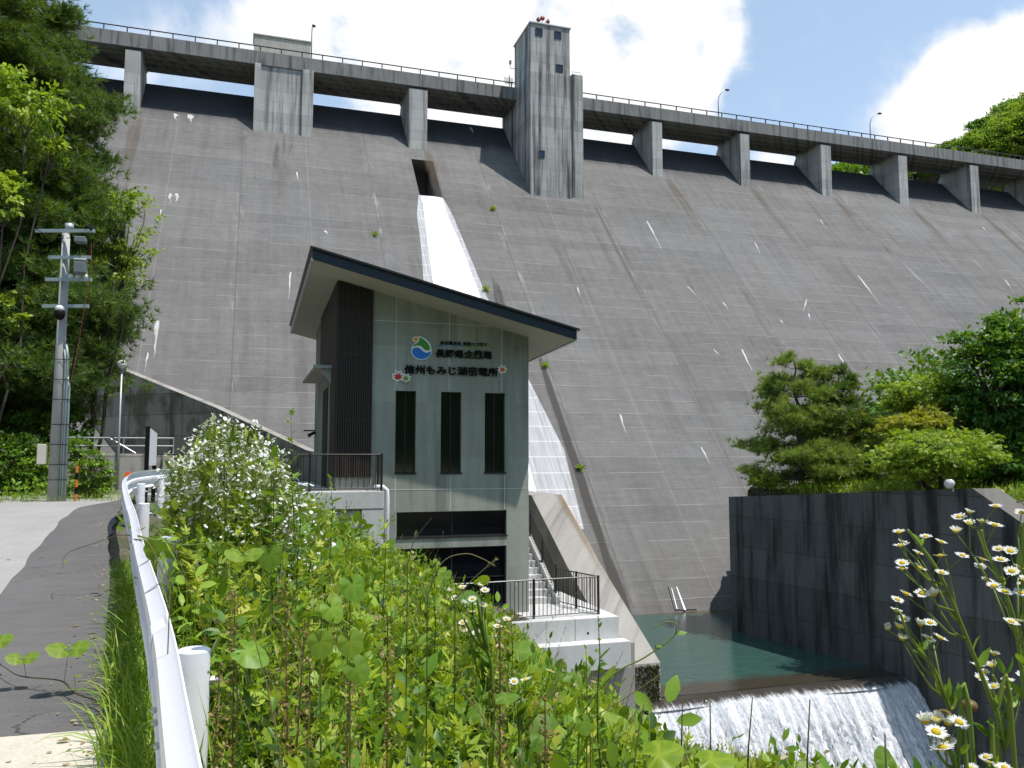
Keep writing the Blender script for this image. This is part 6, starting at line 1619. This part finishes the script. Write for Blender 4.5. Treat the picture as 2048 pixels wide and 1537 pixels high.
# large vine leaves
def vine_leaf(label, px, py, d, size, tilt, roll, mat='bigleaf', leafset=HEART, seed=0):
    g = np.random.default_rng(seed+7); c0 = Vector(at(px, py, d)); base = Vector((c0.x+.05, c0.y+.12, gz(c0.x+.05, c0.y+.12)))
    t = thing('vine_leaf', label, 'leaf', base)
    b = MB(); b.tube([base, c0.lerp(base, .3)+Vector((0, .05, .03)), c0], [.004, .003, .002], 6); b.build('stalk', M['stem'], t)
    dv = np.array([[math.cos(roll), -.25, math.sin(roll)]]); nv = np.array([[0, -1.0, tilt]])
    size *= .66; nv[0, 2] += .55; c = Cloud(); Mx = frames(dv, nv + g.normal(size=(1, 3))*.25, np.array([size])); c.add(*leafset, Mx, np.array([list(c0)]), np.array([.45 + .35*g.random()])); c.build('blade', M[mat], t)
vine_leaf('big pale heart shaped leaf hanging left of its twin', 640, 1262, 2.6, .125, .9, -1.5, leafset=ROUND, seed=1)
vine_leaf('big pale heart shaped leaf hanging right of its twin', 695, 1262, 2.6, .125, .9, -1.3, leafset=ROUND, seed=2)
vine_leaf('broad pale lobed leaf below the right heart shaped leaf', 700, 1320, 2.5, .115, .7, -.9, seed=3)
vine_leaf('bright yellow green lobed leaf lit by the sun near the terrace footing', 990, 1398, 2.4, .10, 2.0, .15, seed=4)
vine_leaf('rounded pale leaf beside the terrace footing', 1160, 1430, 2.3, .085, .7, -1.2, leafset=ROUND, seed=5)
vine_leaf('broad dark green lobed leaf under the masonry wall', 700, 1150, 4.2, .20, .8, -1.3, 'weedmid', seed=6)
vine_leaf('second broad dark green lobed leaf lower down', 655, 1200, 4.0, .17, .7, -1.1, 'weedmid', seed=7)
vine_leaf('broad bright lobed leaf at mid left of the weeds', 540, 1090, 4.6, .20, .9, -1.6, seed=8)
vine_leaf('broad lobed leaf left among the weeds near the rail', 470, 1290, 3.4, .22, 1.2, -.5, 'weedmid', seed=9)
vine_leaf('yellow brown withered lobed leaf at the bottom left of the weeds', 940, 1520, 1.9, .07, .7, -1.5, 'gold', seed=10)
vine_leaf('large lobed leaf at the lower right edge of the weeds', 1290, 1520, 1.9, .13, 1.6, .3, 'weed', seed=11)
vine_leaf('large lobed leaf at the bottom before the falling water', 1395, 1525, 1.8, .12, 1.8, .1, 'weed', seed=12)
vine_leaf('upright yellow green leaf low in front of the footing', 1220, 1480, 2.0, .10, .6, -1.5, leafset=OVAL, seed=13)

def creeper(label, pts, d, leaves, road=False, name='creeping_vine', mat='stem'):
    if road: pp = [Vector(at_z(x, y, -1.46 if y < 1400 else -1.49)) + Vector((0, 0, h)) for x, y, h in pts]
    else: pp = [Vector(at(x, y, d)) for x, y in pts]
    sm = []
    for i in range(len(pp)-1):
        p0, p1, p2, p3 = pp[max(i-1, 0)], pp[i], pp[i+1], pp[min(i+2, len(pp)-1)]
        for k in range(6):
            s_ = k/6; sm.append(.5*((2*p1)+(p2-p0)*s_+(2*p0-5*p1+4*p2-p3)*s_*s_+(3*p1-p0-3*p2+p3)*s_**3))
    sm.append(pp[-1]); t = thing(name, label, 'plant', pp[0]); b = MB(); r_ = .006 if road else .0012*d
    b.tube(sm, [r_*(1-.6*i/len(sm)) for i in range(len(sm))], 7); b.build('stem', M['woodstem' if road else mat], t, smooth=True)
    for (i, dx, dy, dz, sz, kind) in leaves:
        p = sm[min(i, len(sm)-1)]; e = p+Vector((dx, dy, dz)); b = MB(); b.tube([p, p.lerp(e, .6)+Vector((0, 0, .01)), e], .0018, 5)
        pt = b.build('leaf_stalk', M['stem'], t); c = Cloud(); ls = {'h': ROUND, 'o': OVAL, 's': SIMPLE}[kind]
        dirs = [(1, -.3, .25), (-.75, -.4, .2), (.2, -1, -.2)][:2 if kind == 'h' else 1]
        for dv in dirs: c.add(*ls, frames(np.array([dv], float), np.array([[.1, -.75, 1.0]]), np.array([sz])), np.array([list(e)]), np.array([.75]))
        c.build('leaf', M['bigleaf'], t)
creeper('long brown vine runner with pale leaves creeping across the asphalt', [(215,1425,.05),(150,1400,.04),(120,1378,.05),(40,1365,.04),(0,1345,.05),(-60,1310,.03)], 0, [(11,.02,-.02,.20,.13,'h'),(6,-.01,0,.10,.05,'s'),(17,-.02,-.02,.12,.10,'h'),(24,-.05,0,.15,.13,'h')], True)
creeper('thin vine tendril with curled tip reaching out over the road', [(300,1250,.55),(270,1200,.62),(235,1188,.62),(185,1192,.55),(130,1195,.45),(122,1208,.35)], 0, [(28,0,-.01,.02,.05,'o'),(18,0,-.01,.01,.03,'s')], True)
creeper('pale vine tendril curling out over the green pool', [(1130,1480),(1215,1360),(1290,1315),(1345,1275),(1352,1250),(1335,1244),(1310,1256)], 2.6, [(22,.0,0,-.02,.035,'s'),(14,0,0,.01,.03,'s')])
creeper('thin green vine stretched across the guardrail', [(275,1072),(330,1085),(370,1090),(470,1085)], 3.6, [(4,.0,0,.0,.04,'s'),(17,.06,0,-.06,.085,'h')])
# scattered dry leaves on the asphalt
g_ = np.random.default_rng(8)
for i, (px, py) in enumerate(((88,1120),(205,1040),(20,1125),(175,1275),(180,1285),(112,1485),(160,1260))):
    p = Vector(at_z(px, py, float(road_z(6 if py > 1200 else 12)))); p.z = float(road_z(p.y))+.012
    c = Cloud(); c.add(*OVAL, frames(rdir(1, 0, g_)*np.array([[1, 1, .1]]), np.array([[0, 0, 1.0]]), np.array([.07])), np.array([list(p)]), np.array([.5])); o = c.build('fallen_leaf', M['seed'])
    tag(o, 'brown fallen leaf lying on the asphalt road', 'leaf', 'fallen leaves on the road')
